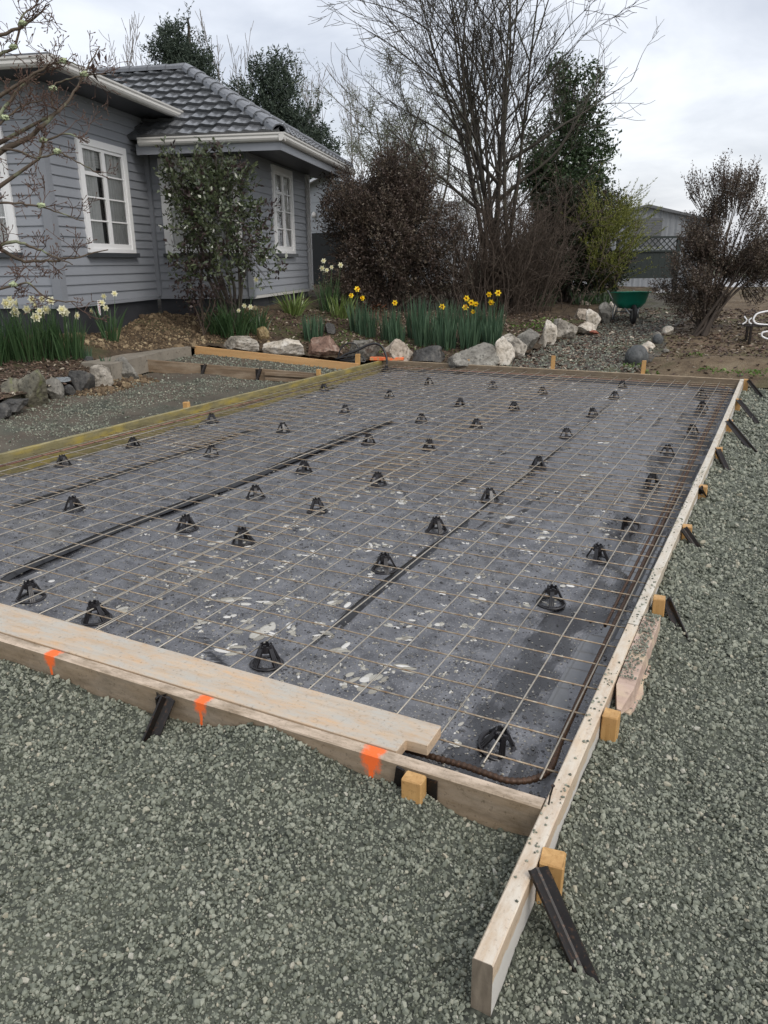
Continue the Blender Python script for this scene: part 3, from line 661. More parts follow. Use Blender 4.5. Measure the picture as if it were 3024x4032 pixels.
M_poly = b.set(c_, b.math('ADD', b.ramp(n1, [(.3, .22), (.7, .36)]), b.math('MULTIPLY', film_shade, .12)), spec=.9)
px_ = grade(SLAB_X+.002, -.002, -.1, .014, .05, 2.5); py_ = grade(.004, SLAB_Y-.002, .2, .014, .05, 3.0)
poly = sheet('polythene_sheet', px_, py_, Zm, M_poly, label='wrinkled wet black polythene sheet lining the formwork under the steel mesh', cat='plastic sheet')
# thin black edge of the lapped sheets that stands up as a fold
M_fold = mat_plain('polythene_fold', (0.006, 0.006, 0.007), .3, spec=.5)
for (xs_, y0, y1, h_, lb) in ((-3.33, .5, 5.6, .030, 'long black lap fold in the polythene, house side of the middle'), (-1.31, .9, 5.4, .012, 'thin lap fold in the polythene, nearer the gravel side'), (-4.45, 1.5, 4.6, .018, 'short black lap fold in the polythene near the stained board')):
    ys = np.arange(y0, y1, .05); c = xs_+.03*vnoise(np.stack([ys*.7, ys*0+xs_], -1), 71)
    hh = h_*(.55+.45*vnoise(np.stack([ys*1.1, ys*0+3], -1), 72))*sstep(y0, y0+.3, ys)*sstep(y1, y1-.3, ys); z0 = Zm(c, ys)
    V = np.concatenate([np.stack([c-.012, ys, z0-.004], -1), np.stack([c-.004, ys, z0+hh], -1), np.stack([c+.02+hh*.3, ys, z0+hh*.6], -1), np.stack([c+.05, ys, z0-.004], -1)])
    n = len(ys); i = np.arange(n-1); F = np.concatenate([np.stack([k*n+i, k*n+i+1, (k+1)*n+i+1, (k+1)*n+i], -1) for k in range(3)])
    link('lap_fold', make_mesh('lap_fold', V, F, M_fold, True), poly)
b = NB('rain_water'); M_water = b.set((0.15, 0.155, 0.16), .03, spec=.6, IOR=1.33)
def puddle(x0, x1, y0, y1, z, lb):
    V = [(x0, y0, z), (x1, y0, z), (x1, y1, z), (x0, y1, z)]
    tag(link('rain_puddle', make_mesh('rain_puddle', V, np.array([[0, 1, 2, 3]]), M_water)), lb, 'puddle', 'puddles in the edge trench')
puddle(-.22, -.004, .006, 2.9, -.188, 'rain puddle in the trench along the pale form board, from the near corner')
puddle(-.20, -.004, 2.9, 6.5, -.194, 'thin rain puddle further along the trench by the pale form board')
# rain beads and milky splashes
def drops():
    P = []; S = []
    for (x0, x1, y0, y1) in ((-5.5, -.02, .03, 2.5), (-5.5, -.02, 2.5, 5), (-5.5, -.02, 5, 9.6)):
        m = int(4200*(x1-x0)*(y1-y0)); x = rng.uniform(x0, x1, m); y = rng.uniform(y0, y1, m)
        d = np.sqrt((x-CAM[0])**2+(y-CAM[1])**2+1.7**2); k = rng.random(m) < np.clip((2.7/d)**1.9, .03, 1)*(.45+.55*sstep(-.5, .5, vnoise(np.stack([x, y], -1)*2.5, 81)))
        x, y, d = x[k], y[k], d[k]; s = np.clip(np.exp(rng.normal(math.log(.0062), .40, len(x))), .003, .017)*np.clip((d/3)**.4, 1, 1.7)
        p = np.stack([x, y, Zm(x, y)+s*.06], 1); k = in_view(p, .15); P.append(p[k]); S.append(s[k])
    P = np.concatenate(P); S = np.concatenate(S); sc = S[:, None]*rng.uniform(.8, 1.3, (len(S), 3)); sc[:, 2] = S*.55
    rot = np.zeros((len(S), 3)); rot[:, 2] = rng.uniform(0, 6.3, len(S))
    return P, sc, rot
_P, _S, _R = drops(); print('drops', len(_P))
b = NB('water_bead'); r_ = b.rand()
M_bead = b.set(b.ramp(r_, [(0, (0.02, 0.02, 0.022)), (.5, (0.06, 0.06, 0.062)), (.75, (0.19, 0.185, 0.17)), (1, (0.34, 0.32, 0.26))]), .06, spec=.6)
scatter('rain_beads', _P, _S, M_bead, 'drop', _R, 'small rain drops beaded over the black polythene', 'rain drops')
P = []; S = []; Rr = []
for k in range(800):
    x, y = rng.uniform(-5.3, -.5), rng.uniform(.25, 9.3)
    if k < 300: x, y = rng.uniform(-2.6, -.4), rng.uniform(.25, 3.5)
    L0 = np.exp(rng.normal(math.log(.024), .6)); L0 = min(L0, .11); a0 = rng.uniform(0, 3.2)
    for q in range(rng.integers(2, 7)):
        a = a0+rng.normal(0, .35); xx, yy_ = x+rng.normal(0, L0*.45), y+rng.normal(0, L0*.45)
        if not (SLAB_X+.1 < xx < -.1): continue
        P.append((xx, yy_, 0)); S.append((L0*rng.uniform(.5, 1.0), L0*rng.uniform(.25, .6), .007)); Rr.append((0, 0, a))
for (x, y, L0, a0) in ((-1.95, .95, .11, .5), (-1.75, 1.0, .10, .2), (-1.45, 1.15, .10, 1.3), (-1.15, .75, .09, .9), (-1.30, .80, .08, .4), (-1.55, .70, .07, .1), (-.95, .95, .07, .6), (-.85, .70, .09, .2), (-1.0, 1.5, .06, .5), (-2.15, 1.2, .06, .3), (-1.7, 1.9, .06, .8), (-.75, 2.6, .07, .4)):
    for q in range(5):
        P.append((x+rng.normal(0, L0*.35), y+rng.normal(0, L0*.22), 0)); S.append((L0*rng.uniform(.5, 1.0), L0*rng.uniform(.22, .45), .007)); Rr.append((0, 0, a0+rng.normal(0, .35)))
P = np.array(P); P[:, 2] = Zm(P[:, 0], P[:, 1])+.0005
b = NB('milky_cement_water'); r_ = b.rand()
M_milk = b.set(b.ramp(r_, [(0, (0.20, 0.185, 0.15)), (.45, (0.36, 0.345, 0.29)), (.8, (0.52, 0.51, 0.47)), (1, (0.66, 0.65, 0.62))]), .10, spec=.6)
scatter('milky_splashes', P, S, M_milk, 'drop', Rr, 'pale milky cement splashes lying on the black polythene', 'splashes')

b = NB('mesh_wire'); n1 = b.noise(b.co('Object', (1, 1, 1)), 30, 4, .6); r_ = b.rand()
c_ = b.mix(r_, (0.28, 0.26, 0.22), (0.43, 0.40, 0.34))
c_ = b.mix(b.ramp(n1, [(.50, 0), (.72, .7)]), c_, (0.20, 0.12, 0.06))
M_wire = b.set(c_, .42, .45, .5)
b = NB('cross_wire'); n1 = b.noise(b.co('Object', (1, 1, 1)), 30, 4, .6)
M_wire2 = b.set(b.mix(b.ramp(n1, [(.36, 0), (.68, 1)]), (0.40, 0.35, 0.27), (0.22, 0.13, 0.06)), .5, .3, .45)
_wire_cache = {}
def wire_mesh(Ln, mat):
    key = (round(Ln, 2), mat.name, int(rng.integers(0, 2)))
    if key not in _wire_cache:
        n = max(4, int(Ln/.35)); x = np.linspace(0, Ln, n)
        P = np.stack([x, .0022*np.cumsum(rng.normal(0, .35, n))/3, .002*rng.normal(0, .6, n)], -1)
        g = Geo(); g.tube(P, .0037, 5); _wire_cache[key] = g.mesh('wire', mat, True)
    return _wire_cache[key]
def mesh_sheet(x0, x1, y0, y1, z, lb, xoff=0., yoff=0.):
    root = empty('steel_mesh', (x0, y0, z)); tag(root, lb, 'steel mesh', 'steel mesh sheets over the polythene')
    xs = [x for x in np.arange(-.057+xoff, -6, -.2) if x0+.01 < x < x1-.01]; ys = [y for y in np.arange(.203+yoff-.2*5, 10, .2) if y0+.01 < y < y1-.01]
    for x in xs: link('wire', wire_mesh(y1-y0, M_wire), root, (x-x0, 0, rng.normal(0, .0015)), (0, 0, math.pi/2+rng.normal(0, .0012)))
    for y in ys: link('wire', wire_mesh(x1-x0, M_wire2), root, (0, y-y0, -.0068+rng.normal(0, .001)), (0, 0, rng.normal(0, .0016)))
mesh_sheet(-2.62, -.012, .14, 4.02, -.046, 'near steel mesh sheet on the gravel side of the slab')
mesh_sheet(-4.62, -2.20, .10, 4.10, -.036, 'near steel mesh sheet in the middle of the slab', .03, .065)
mesh_sheet(-5.56, -4.28, .08, 4.05, -.044, 'near steel mesh strip along the yellow stained board', .012, .02)
mesh_sheet(-2.60, -.03, 3.28, 9.64, -.036, 'far steel mesh sheet on the gravel side of the slab', .018, .09)
mesh_sheet(-4.60, -2.22, 3.40, 9.60, -.028, 'far steel mesh sheet in the middle of the slab', .05, .03)
mesh_sheet(-5.55, -4.25, 3.35, 9.62, -.040, 'far steel mesh strip along the yellow stained board', .035, .12)

M_black = mat_plain('black_plastic', (0.014, 0.013, 0.015), .32, spec=.55, var=.3, scale=30)
g_ = Geo(); g_.lathe([(.052, 0), (.067, 0), (.069, .004), (.066, .008), (.053, .008), (.051, .004)], 28, close=True); CH_ring = g_.mesh('ring', M_black, True)
g_ = Geo()
for dy in (-.0085, 0, .0085):
    path = [(.060, dy, .004), (.050, dy*.95, .022), (.040, dy*.85, .042), (.031, dy*.75, .060), (.025, dy*.7, .074)]
    V = []
    for (x, y, z) in path: V += [(x-.004, y-.0036, z-.001), (x+.005, y-.0030, z+.001), (x+.005, y+.0030, z+.001), (x-.004, y+.0036, z-.001)]
    g_.add(V, [(3, 2, 1, 0), (16, 17, 18, 19)]+[(k*4+i, k*4+(i+1) % 4, (k+1)*4+(i+1) % 4, (k+1)*4+i) for k in range(4) for i in range(4)])
CH_leg = g_.mesh('leg', M_black)
g_ = Geo(); g_.lathe([(.0205, .056), (.027, .056), (.0245, .082), (.019, .082)], 20, close=True)
for k in range(6):
    a = k*math.pi/3; g_.box((.0215*math.cos(a), .0215*math.sin(a), .0845), (.005, .012, .010), [(math.cos(a), -math.sin(a), 0), (math.sin(a), math.cos(a), 0), (0, 0, 1)])
CH_col = g_.mesh('collar', M_black)
CHAIRS = [(-1.4, .46), (-2.44, .45), (-2.96, .48), (-1.42, 1.66), (-.43, 1.64), (-2.46, 1.69), (-2.96, 1.73), (-.36, 2.42), (-1.42, 2.42), (-2.36, 2.43), (-3.99, 1.69), (-1.33, 3.21), (-2.97, 2.52), (-2.29, 3.24), (-.32, 4.29), (-1.27, 4.28), (-3.04, 3.31), (-5.14, 2.59), (-4.16, 3.45), (-4.13, 4.59), (-3.04, 4.48), (-2.4, 4.51), (-.36, 5.4), (-1.36, 5.59), (-.26, 6.55), (-2.35, 5.64), (-4.07, 5.8), (-3.01, 5.67), (-1.36, 6.78), (-.29, 7.83), (-2.3, 6.79), (-2.98, 6.76), (-4.07, 6.98), (-1.38, 8.1), (-.4, 8.85), (-2.32, 8.08), (-4.05, 8.22), (-3.09, 8.26), (-1.46, 9.07), (-5.23, 9.16), (-5.17, 7.12), (-5.15, 4.67), (-5.07, 3.38), (-.29, .38), (-.29, 3.15)]
SPEC = {(-.29, .38): ('tilted black bar chair nearest the near corner of the slab', (.30, .22, .3)), (-.29, 3.15): ('black bar chair tipped on its side near the pale board', (.25, -.45, .2)),
        (-1.4, .46): 'black bar chair nearest the middle of the flat plank', (-.43, 1.64): 'black bar chair beside the board joint, upright', (-2.44, .45): 'right one of two black bar chairs at the edge of the flat plank', (-2.96, .48): 'left one of two black bar chairs at the edge of the flat plank',
        (-5.23, 9.16): 'black bar chair in the far corner below the black hose', (-.4, 8.85): 'black bar chair in the far corner away from the hose'}
colw = {-1: 'next to the pale gravel-side board', -2: 'in the second row from the gravel side', -3: 'in the third row from the gravel side', -4: 'in the fourth row from the gravel side', -5: 'in the row before the house side', -6: 'next to the yellow stained board'}
ordn = ['first', 'second', 'third', 'fourth', 'fifth', 'sixth', 'seventh', 'eighth', 'ninth', 'tenth']
rows = {}
for c in CHAIRS: rows.setdefault(-1 if c[0] > -.8 else -2 if c[0] > -1.9 else -3 if c[0] > -2.7 else -4 if c[0] > -3.6 else -5 if c[0] > -4.6 else -6, []).append(c)
for rk, lst in rows.items():
    for k, c in enumerate(sorted(lst, key=lambda q: q[1])):
        sp = SPEC.get(c); tl = (rng.normal(0, .04), rng.normal(0, .04), rng.uniform(0, 6.3))
        lb = '%s black bar chair from the near end, %s' % (ordn[k], colw[rk])
        if isinstance(sp, tuple): lb, tl = sp
        elif sp: lb = sp
        root = empty('bar_chair', (c[0], c[1], float(Zm(np.array(c[0]), np.array(c[1])))+(.012 if isinstance(sp, tuple) else .001))); root.rotation_euler = tl
        s_ = 1.06 if isinstance(sp, tuple) else 1.12; root.scale = (s_, s_, s_)
        tag(root, lb, 'bar chair', 'black bar chairs holding up the mesh')
        link('ring', CH_ring, root); link('collar', CH_col, root)
        for q in range(4): link('leg', CH_leg, root, rot=(0, 0, q*math.pi/2+.4))
# ribbed perimeter bars
M_rust = mat_plain('rusty_rebar', (0.065, 0.038, 0.024), .5, .3, var=.35, scale=25, spots=(0.13, 0.06, 0.03))
M_pink = mat_plain('pinkish_rust_rebar', (0.23, 0.125, 0.095), .6, .2, var=.3, scale=20)
def rebar(pts, r, mat, lb, rib=.010):
    P = np.array(pts, float); seg = np.linalg.norm(np.diff(P, axis=0), axis=1); s = np.concatenate([[0], np.cumsum(seg)])
    n = int(s[-1]/rib)*2; t = np.linspace(0, s[-1], n)
    Q = np.stack([np.interp(t, s, P[:, k]) for k in range(3)], -1)
    w = 9; ker = np.ones(w)/w
    for k in range(3):
        Q[:, k] = np.convolve(np.pad(Q[:, k], w//2, 'edge'), ker, 'valid')
    R_ = np.where(np.arange(n) % 4 < 2, r*1.14, r*.94)
    V, F = tube_arr(Q, R_, 7); tag(link('reinforcing_bar', make_mesh('reinforcing_bar', V, F, mat)), lb, 'steel bar', 'ribbed bars round the slab edge')
def arc(cx, cy, r, a0, a1, z, n=8): return [(cx+r*math.cos(a), cy+r*math.sin(a), z) for a in np.linspace(a0, a1, n)]
zb = -.078
rebar([(-.10, 9.3, zb), (-.10, 6, zb), (-.085, 3.0, zb), (-.072, 1.0, zb), (-.062, .42, zb)]+arc(-.20, .27, .15, .15, -1.4, zb)+[(-.32, .135, zb), (-.75, .15, zb-.02)], .0115, M_rust, 'dark ribbed bar along the pale board, curving round the near corner')
rebar([(-.135, 9.2, -.09), (-.13, 5, -.09), (-.12, 2.2, -.085), (-.115, 1.45, -.085)], .0075, M_rust, 'second ribbed bar lapped along the pale board, further from the camera')
rebar([(-5.46, .3, -.06), (-5.46, 2.2, -.06), (-5.40, 4.2, -.055), (-5.40, 6.0, -.06)], .008, M_pink, 'pinkish ribbed bar along the yellow stained board, nearer half')
rebar([(-5.36, 5.4, -.07), (-5.36, 9.3, -.07), (-5.2, 9.5, -.07)], .008, M_rust, 'dark ribbed bar along the yellow stained board, further half')
rebar([(-5.3, 9.52, -.075), (-2.5, 9.53, -.07), (-.35, 9.50, -.075)]+arc(-.30, 9.36, .14, 1.5, .0, -.075), .008, M_pink, 'ribbed bar along the dark board at the far end')
rebar([(-.76, .165, -.10), (-3.0, .17, -.10), (-5.4, .18, -.10)], .0085, M_rust, 'ribbed bar under the flat plank along the near side')
# stones and crumbs left on the timber
x = np.concatenate([rng.uniform(.004, .05, 330), rng.uniform(.06, .125, 420)]); y = np.concatenate([rng.uniform(-.55, 4.5, 330)**1, np.clip(rng.normal(1.2, .22, 420), .86, 1.48)])
k = (x > .055) | (rng.random(750) < .25+.75*(vnoise(np.stack([x*0, y*3], -1), 5) > .1)); x, y = x[k], y[k]
scatter('gravel_crumbs', np.stack([x, y, .002+0*x], 1), rng.uniform(.004, .011, len(x)), M_gravel, label='dark gravel crumbs lying on the pale form boards', cat='gravel')
# ------------------------------------------------------------------ house
M_wall = mat_plain('grey_weatherboard_paint', (0.26, 0.275, 0.30), .40, var=.05, scale=3, spec=.4)
M_trimg = mat_plain('grey_corner_paint', (0.23, 0.243, 0.265), .42, var=.05, scale=3)
M_white = mat_plain('white_window_paint', (0.78, 0.785, 0.78), .4, var=.03, scale=5)
M_sill = mat_plain('dark_sill_paint', (0.045, 0.05, 0.055), .4)
M_base = mat_plain('dark_foundation_paint', (0.035, 0.037, 0.042), .6, var=.2, scale=6)
M_gutter = mat_plain('offwhite_gutter', (0.56, 0.55, 0.52), .4, var=.07, scale=6)
M_soffit = mat_plain('dark_soffit_paint', (0.055, 0.058, 0.066), .5)
M_dark = mat_plain('dark_room', (0.02, 0.022, 0.022), .9)
M_curt = mat_plain('sheer_curtain', (0.72, 0.73, 0.71), .9, var=.1, scale=10)
M_blind = mat_plain('roller_blind', (0.5, 0.51, 0.49), .8, var=.05)
b = NB('window_glass'); b.set((0.02, 0.024, 0.024), .02, spec=.5)
tr = b.n.new('ShaderNodeBsdfTransparent'); mx = b.n.new('ShaderNodeMixShader'); fr = b.n.new('ShaderNodeFresnel'); fr.inputs[0].default_value = 1.5
gl = b.n.new('ShaderNodeBsdfGlossy'); gl.inputs['Roughness'].default_value = .02
b.l.new(b.math('ADD', fr.outputs[0], .05), mx.inputs[0]); b.l.new(tr.outputs[0], mx.inputs[1]); b.l.new(gl.outputs[0], mx.inputs[2]); b.l.new(mx.outputs[0], b.out.inputs[0]); M_glass = b.m
b = NB('wet_concrete_tile'); r_ = b.rand(); n1 = b.noise(b.co('Object'), 9, 5, .65)
c_ = b.mix(r_, (0.060, 0.065, 0.070), (0.105, 0.11, 0.117)); c_ = b.mix(b.ramp(n1, [(.55, 0), (.75, .5)]), c_, (0.12, 0.125, 0.115))
M_tile = b.set(c_, .22, spec=.9)
M_ridge = mat_plain('ridge_tile_grey', (0.115, 0.123, 0.135), .32, var=.25, scale=7, spots=(0.20, 0.205, 0.20), spec=.6)

house = empty('house', (float(HA[0]), float(HA[1]), 0), math.atan2(E2[1], E2[0]))
tag(house, 'grey weatherboard house with white windows, a tiled hip roof and a flat roofed wing', 'house')
# plan coordinates: u along local x, v along local y
Z0, BS = 1.03, .142
def wall_part(name): 
    o = bpy.data.objects.new(name, None); COL.objects.link(o); o.parent = house; return o
_bm = {}
def board_mesh(Ln):                                   # one bevel-back board: leans out at its lower edge
    k = round(Ln, 3)
    if k not in _bm:
        V = []
        for x in (0, Ln): V += [(x, -.030, -.004), (x, -.011, BS+.006), (x, 0, BS+.006), (x, 0, 0), (x, -.030, .008)]
        V = [(x, y, z) for x, y, z in V]
        F = [(0, 3, 2, 1, 4), (5, 9, 6, 7, 8), (0, 4, 9, 5), (4, 1, 6, 9), (1, 2, 7, 6), (3, 0, 5, 8)]
        _bm[k] = make_mesh('weatherboard', V, F, M_wall)
    return _bm[k]
def clad(part, org, ang, Ln, ztop, holes, z0=Z0):     # courses along local +x from org, facing local -y
    n = int(math.ceil((ztop-z0)/BS)); ca, sa = math.cos(ang), math.sin(ang)
    for i in range(n):
        zl = z0+i*BS; segs = [(0, Ln)]
        for (a, c, zl0, zh0) in holes:
            if zl+BS*.5 > zl0 and zl+BS*.5 < zh0:
                new = []
                for (s, e) in segs:
                    if a > s: new.append((s, min(a, e)))
                    if c < e: new.append((max(c, s), e))
                segs = [q for q in new if q[1]-q[0] > .01]
        for (s, e) in segs:
            link('weatherboard', board_mesh(e-s), part, (org[0]+s*ca, org[1]+s*sa, zl), (0, 0, ang))
def pbox(name, mat, c, size, parent, ang=0.0):
    g = Geo(); g.box((0, 0, 0), size); return g.obj(name, mat, parent, loc=c, rot=(0, 0, ang))
def window(org, ang, a, c, z0, z1, cols=2, rows=4, curtain=True, ajar=False):
    # casing, sashes, panes; origin of the wall, distance a..c along it
    w = bpy.data.objects.new('window', None); COL.objects.link(w); w.parent = house
    ca, sa = math.cos(ang), math.sin(ang); w.location = (org[0]+a*ca, org[1]+a*sa, z0); w.rotation_euler = (0, 0, ang)
    W, H = c-a, z1-z0; T = .105
    g = Geo(); y = -.035
    g.box((W/2, y, H-T/2), (W, .05, T)); g.box((T/2, y, (H-T)/2), (T, .05, H-T)); g.box((W-T/2, y, (H-T)/2), (T, .05, H-T)); g.box((W/2, y, T*.3), (W-2*T, .05, T*.6))
    g.obj('casing', M_white, w)
    g = Geo(); g.box((W/2, -.055, -.035), (W+.07, .10, .07)); g.obj('sill', M_sill, w)
    g = Geo(); iw = (W-2*T)/cols; ih = H-T-T*.6; zb = T*.6; st = .05
    sash = Geo()
    for k in range(cols):
        x0 = T+k*iw
        for (cx, cz, sx, sz) in ((x0+st/2, zb+ih/2, st, ih), (x0+iw-st/2, zb+ih/2, st, ih), (x0+iw/2, zb+ih-st/2, iw-2*st, st), (x0+iw/2, zb+st*.8, iw-2*st, st*1.6)):
            sash.box((cx, -.022, cz), (sx, .04, sz))
        for r in range(1, rows):
            zz_ = zb+st*1.6+(ih-st*2.6)*r/rows; th = .055 if (r == rows-1 and k == 0) else .022
            sash.box((x0+iw/2, -.020, zz_), (iw-2*st, .03, th))
    sash.obj('sash', M_white, w)
    for k in range(cols):
        x0 = T+k*iw+st*.9; pw = iw-st*1.8
        for r in range(rows):
            za = zb+st*1.6+(ih-st*2.6)*r/rows; zc = zb+st*1.6+(ih-st*2.6)*(r+1)/rows
            link('pane', make_mesh('pane', [(x0, -.014, za), (x0+pw, -.014, za), (x0+pw, -.014, zc), (x0, -.014, zc)], np.array([[0, 1, 2, 3]]), M_glass), w)
    # room behind: shallow dark box, curtain and blind
    g = Geo(); g.box((W/2, .42, H/2), (W-.02, .02, H)); g.box((W/2, .22, H), (W, .42, .02)); g.box((W/2, .22, 0), (W, .42, .02)); g.box((0, .22, H/2), (.02, .42, H)); g.box((W, .22, H/2), (.02, .42, H))
    g.obj('reveal', M_dark, w)
    if curtain:
        for (xa, xb) in ((T*.9, W*.40), (W*.52, W-T*.9)):
            xs = np.linspace(xa, xb, 40); yv = .03+.022*np.sin(xs*62+1.3*np.sin(xs*17)); zt = np.full(40, H*.97)
            V = np.concatenate([np.stack([xs, yv, np.full(40, .05)], -1), np.stack([xs+.02*np.sin(xs*9), yv*.9, zt], -1)]); i = np.arange(39)
            link('curtain', make_mesh('curtain', V, np.stack([i, i+1, 40+i+1, 40+i], -1), M_curt, True), w)
        g = Geo()
        for q in range(7): g.box((W/2, .03, H-T-.04*q-.03), (W-2.4*T, .004, .036))
        g.obj('blind', M_blind, w)
    return w
HP = math.pi/2
# walls: A faces the yard (left), B side, C behind the camellia, D side with the last window
zA, zC = 4.02, 3.56
wa = wall_part('wall'); clad(wa, (-6.0, 0), 0, 5.90, zA, [(4.02, 5.40, 1.75, 3.5)]); window((-6.0, 0), 0, 4.02, 5.42, 1.79, 3.50)
wb = wall_part('wall'); clad(wb, (0, .10), HP, 3.10, zA, [(.74, 2.28, 1.75, 3.49)]); window((0, .10), HP, .74, 2.28, 1.79, 3.49)
wc = wall_part('wall'); clad(wc, (.08, 3.2), 0, 1.75, zC, [(.18, 1.68, 1.75, 3.42)]); window((.08, 3.2), 0, .18, 1.68, 1.79, 3.42)
wd = wall_part('wall'); clad(wd, (1.89, 3.28), HP, 3.85, zC, [(1.36, 2.70, 1.75, 3.44)]); window((1.89, 3.28), HP, 1.36, 2.70, 1.79, 3.44)
def core(u0, u1, v0, v1, z0, z1, m): 
    g = Geo(); g.box(((u0+u1)/2, (v0+v1)/2, (z0+z1)/2), (u1-u0, v1-v0, z1-z0)); return g
# corner trims and base boards
for (u, v, zt, s) in ((-.012, -.012, zA, .15), (1.902, 3.188, zC, .11), (1.902, 7.145, zC, .10)):
    pbox('corner_board', M_trimg if s > .1 else M_white, (u-s/2+.047, v+s/2-.047 if v < 7 else v-s/2+.03, (Z0-.02+zt)/2), (s, s, zt-Z0+.04), house)
pbox('corner_board', M_trimg, (.045, 3.15, (Z0+zA)/2), (.10, .10, zA-Z0), house)
for (c, sz) in (((-3, -.012, Z0-.035), (6.1, .06, .05)), ((.012, 1.6, Z0-.035), (.06, 3.2, .05)), ((.98, 3.188, Z0-.035), (1.9, .06, .05)), ((1.905, 5.2, Z0-.035), (.06, 4.0, .05))):
    pbox('base_board', M_gutter if c[0] > 1.5 else M_wall, c, sz, house)
for (c, sz) in (((-3, .03, .52), (5.9, .04, .96)), ((-.03, 1.6, .52), (.04, 3.1, .96)), ((.93, 3.24, .52), (1.8, .04, .96)), ((1.85, 5.2, .52), (.04, 3.86, .96))):
    pbox('foundation', M_base, c, sz, house)
for v in (4.3, 6.2): pbox('foundation_vent', M_dark, (1.874, v, .90), (.012, .22, .13), house)
# flat roofed wing: soffit, fascia gutter
g_ = Geo(); g_.box((-2.9, 1.76, 4.10), (7.0, 4.66, .03)); g_.obj('soffit', M_soffit, house)
def gutter(p0, p1, out, z, name='gutter', H_=.13):
    # ogee gutter swept along p0-p1, profile leaning towards "out"
    p0, p1, out = np.array(p0, float), np.array(p1, float), np.array(out, float)
    prof = [(0, 0), (.05, 0), (.075, .02), (.09, .05), (.085, .085), (.10, .105), (.10, H_), (.085, H_), (.085, .11), (0, .11)]
    V = []
    for p in (p0, p1):
        k = 1 if p is p1 else -1
        for (a, h) in prof: V.append((p[0]+out[0]*a, p[1]+out[1]*a, z+h))
    n = len(prof); F = [(i, (i+1) % n, n+(i+1) % n, n+i) for i in range(n)]+[tuple(range(n))[::-1], tuple(range(n, 2*n))]
    return Geo().add(V, F).obj(name, M_gutter, house)
gutter((-6.4, -.56), (.70, -.56), (0, -1), 4.085); gutter((.62, -.66), (.62, 4.08), (1, 0), 4.0852)
pbox('fascia', M_gutter, (-2.9, -.545, 4.155), (7.0, .02, .14), house); pbox('fascia', M_gutter, (.605, 1.76, 4.156), (.02, 4.6, .14), house)
g_ = Geo(); g_.box((-2.9, 1.76, 4.24), (7.05, 4.7, .03)); g_.obj('flat_roof', M_tile, house)
# tiled hip roof over the rear block
RU1, RV0, RV1, RZ = 2.76, 2.60, 8.10, 3.66; RVm = (RV0+RV1)/2; RH = 1.62; RU0 = -5.2
hip = (RU1-(RVm-RV0), RVm, RZ+RH)
roof = bpy.data.objects.new('roof', None); COL.objects.link(roof); roof.parent = house
Geo().add([(RU0, RV0, RZ), (RU1, RV0, RZ), hip, (RU0, RVm, RZ+RH), (RU1, RV1, RZ), (RU0, RV1, RZ)], [(0, 1, 2, 3), (1, 4, 2), (4, 5, 3, 2)]).obj('underlay', M_dark, roof)
TW, TG = .30, .33
def tile_mesh():
    n = 9; xs = np.linspace(0, TW, n); prof = .013*np.cos(xs/TW*2*math.pi-.6)+.006*np.cos(xs/TW*4*math.pi)
    V = []
    for (y, dz) in ((0, .046), (TG+.03, -.008)):
        V += [(x, y, dz+p+.03) for x, p in zip(xs, prof)]
    V += [(x, .02, -.02+p*.6) for x, p in zip(xs, prof)]
    F = [(i, i+1, n+i+1, n+i) for i in range(n-1)]+[(2*n+i, 2*n+i+1, i+1, i) for i in range(n-1)]
    return make_mesh('tile', V, F, M_tile, False)
TM = tile_mesh()
sl = math.hypot(RVm-RV0, RH); pit = math.atan2(RH, RVm-RV0); nrow = int(sl/TG)
for r in range(nrow+1):
    d = r*TG-.02; ins = d*math.cos(pit)
    if d > sl-.1: break
    # front face (over wall C)
    u = RU1-ins-.02
    while u-TW > -3.4:
        o = link('tile', TM, roof, (u-TW, RV0+ins, RZ+d*math.sin(pit)+.01), (pit, 0, 0)); u -= TW
    # side face (over wall D)
    v = RV0+ins+.10; n = 0
    while v+TW < RV1-ins:
        link('tile', TM, roof, (RU1-ins, v, RZ+d*math.sin(pit)+.01), (pit, 0, HP)); v += TW
def ridge_caps(p0, p1, n):
    p0, p1 = np.array(p0), np.array(p1); d = (p1-p0)/n; L_ = np.linalg.norm(d)
    V = []; m = 7
    for (x, s) in ((0, 1.10), (L_*1.06, .92)):
        for a in np.linspace(-.15, math.pi+.15, m): V.append((x, .125*s*math.cos(a), .105*s*math.sin(a)-.01))
    V += [(x_, y_*.86, z_*.8-.004) for x_, y_, z_ in V[:m]]
    F = [(i, m+i, m+i+1, i+1) for i in range(m-1)]+[(2*m+i, i, i+1, 2*m+i+1) for i in range(m-1)]
    me = make_mesh('ridge_tile', V, F, M_ridge, False)
    for k in range(n):
        o = link('ridge_tile', me, roof); o.matrix_local = Matrix.Translation(Vector(p0+d*k)) @ frame_for(d).to_4x4()
ridge_caps((RU1-.02, RV0+.02, RZ+.06), (hip[0], hip[1], hip[2]+.06), 11)
ridge_caps((hip[0], hip[1], hip[2]+.05), (-3.5, RVm, hip[2]+.05), 9)
ridge_caps((RU1-.02, RV1-.02, RZ+.06), (hip[0], hip[1], hip[2]+.06), 11)
gutter((.22, RV0), (RU1+.09, RV0), (0, -1), 3.545); gutter((RU1, RV0-.10), (RU1, RV1), (1, 0), 3.5452)
pbox('fascia', M_wall, (1.45, RV0+.012, 3.50), (2.62, .02, .17), house); pbox('fascia', M_wall, (RU1-.012, 5.3, 3.50), (.02, 5.4, .17), house)
pbox('soffit', M_soffit, (1.32, 2.90, 3.50), (2.84, .56, .02), house); pbox('soffit', M_soffit, (2.32, 5.55, 3.502), (.82, 4.9, .02), house)
pbox('downpipe', M_white, (1.955, 7.18, 2.25), (.06, .06, 2.5), house)
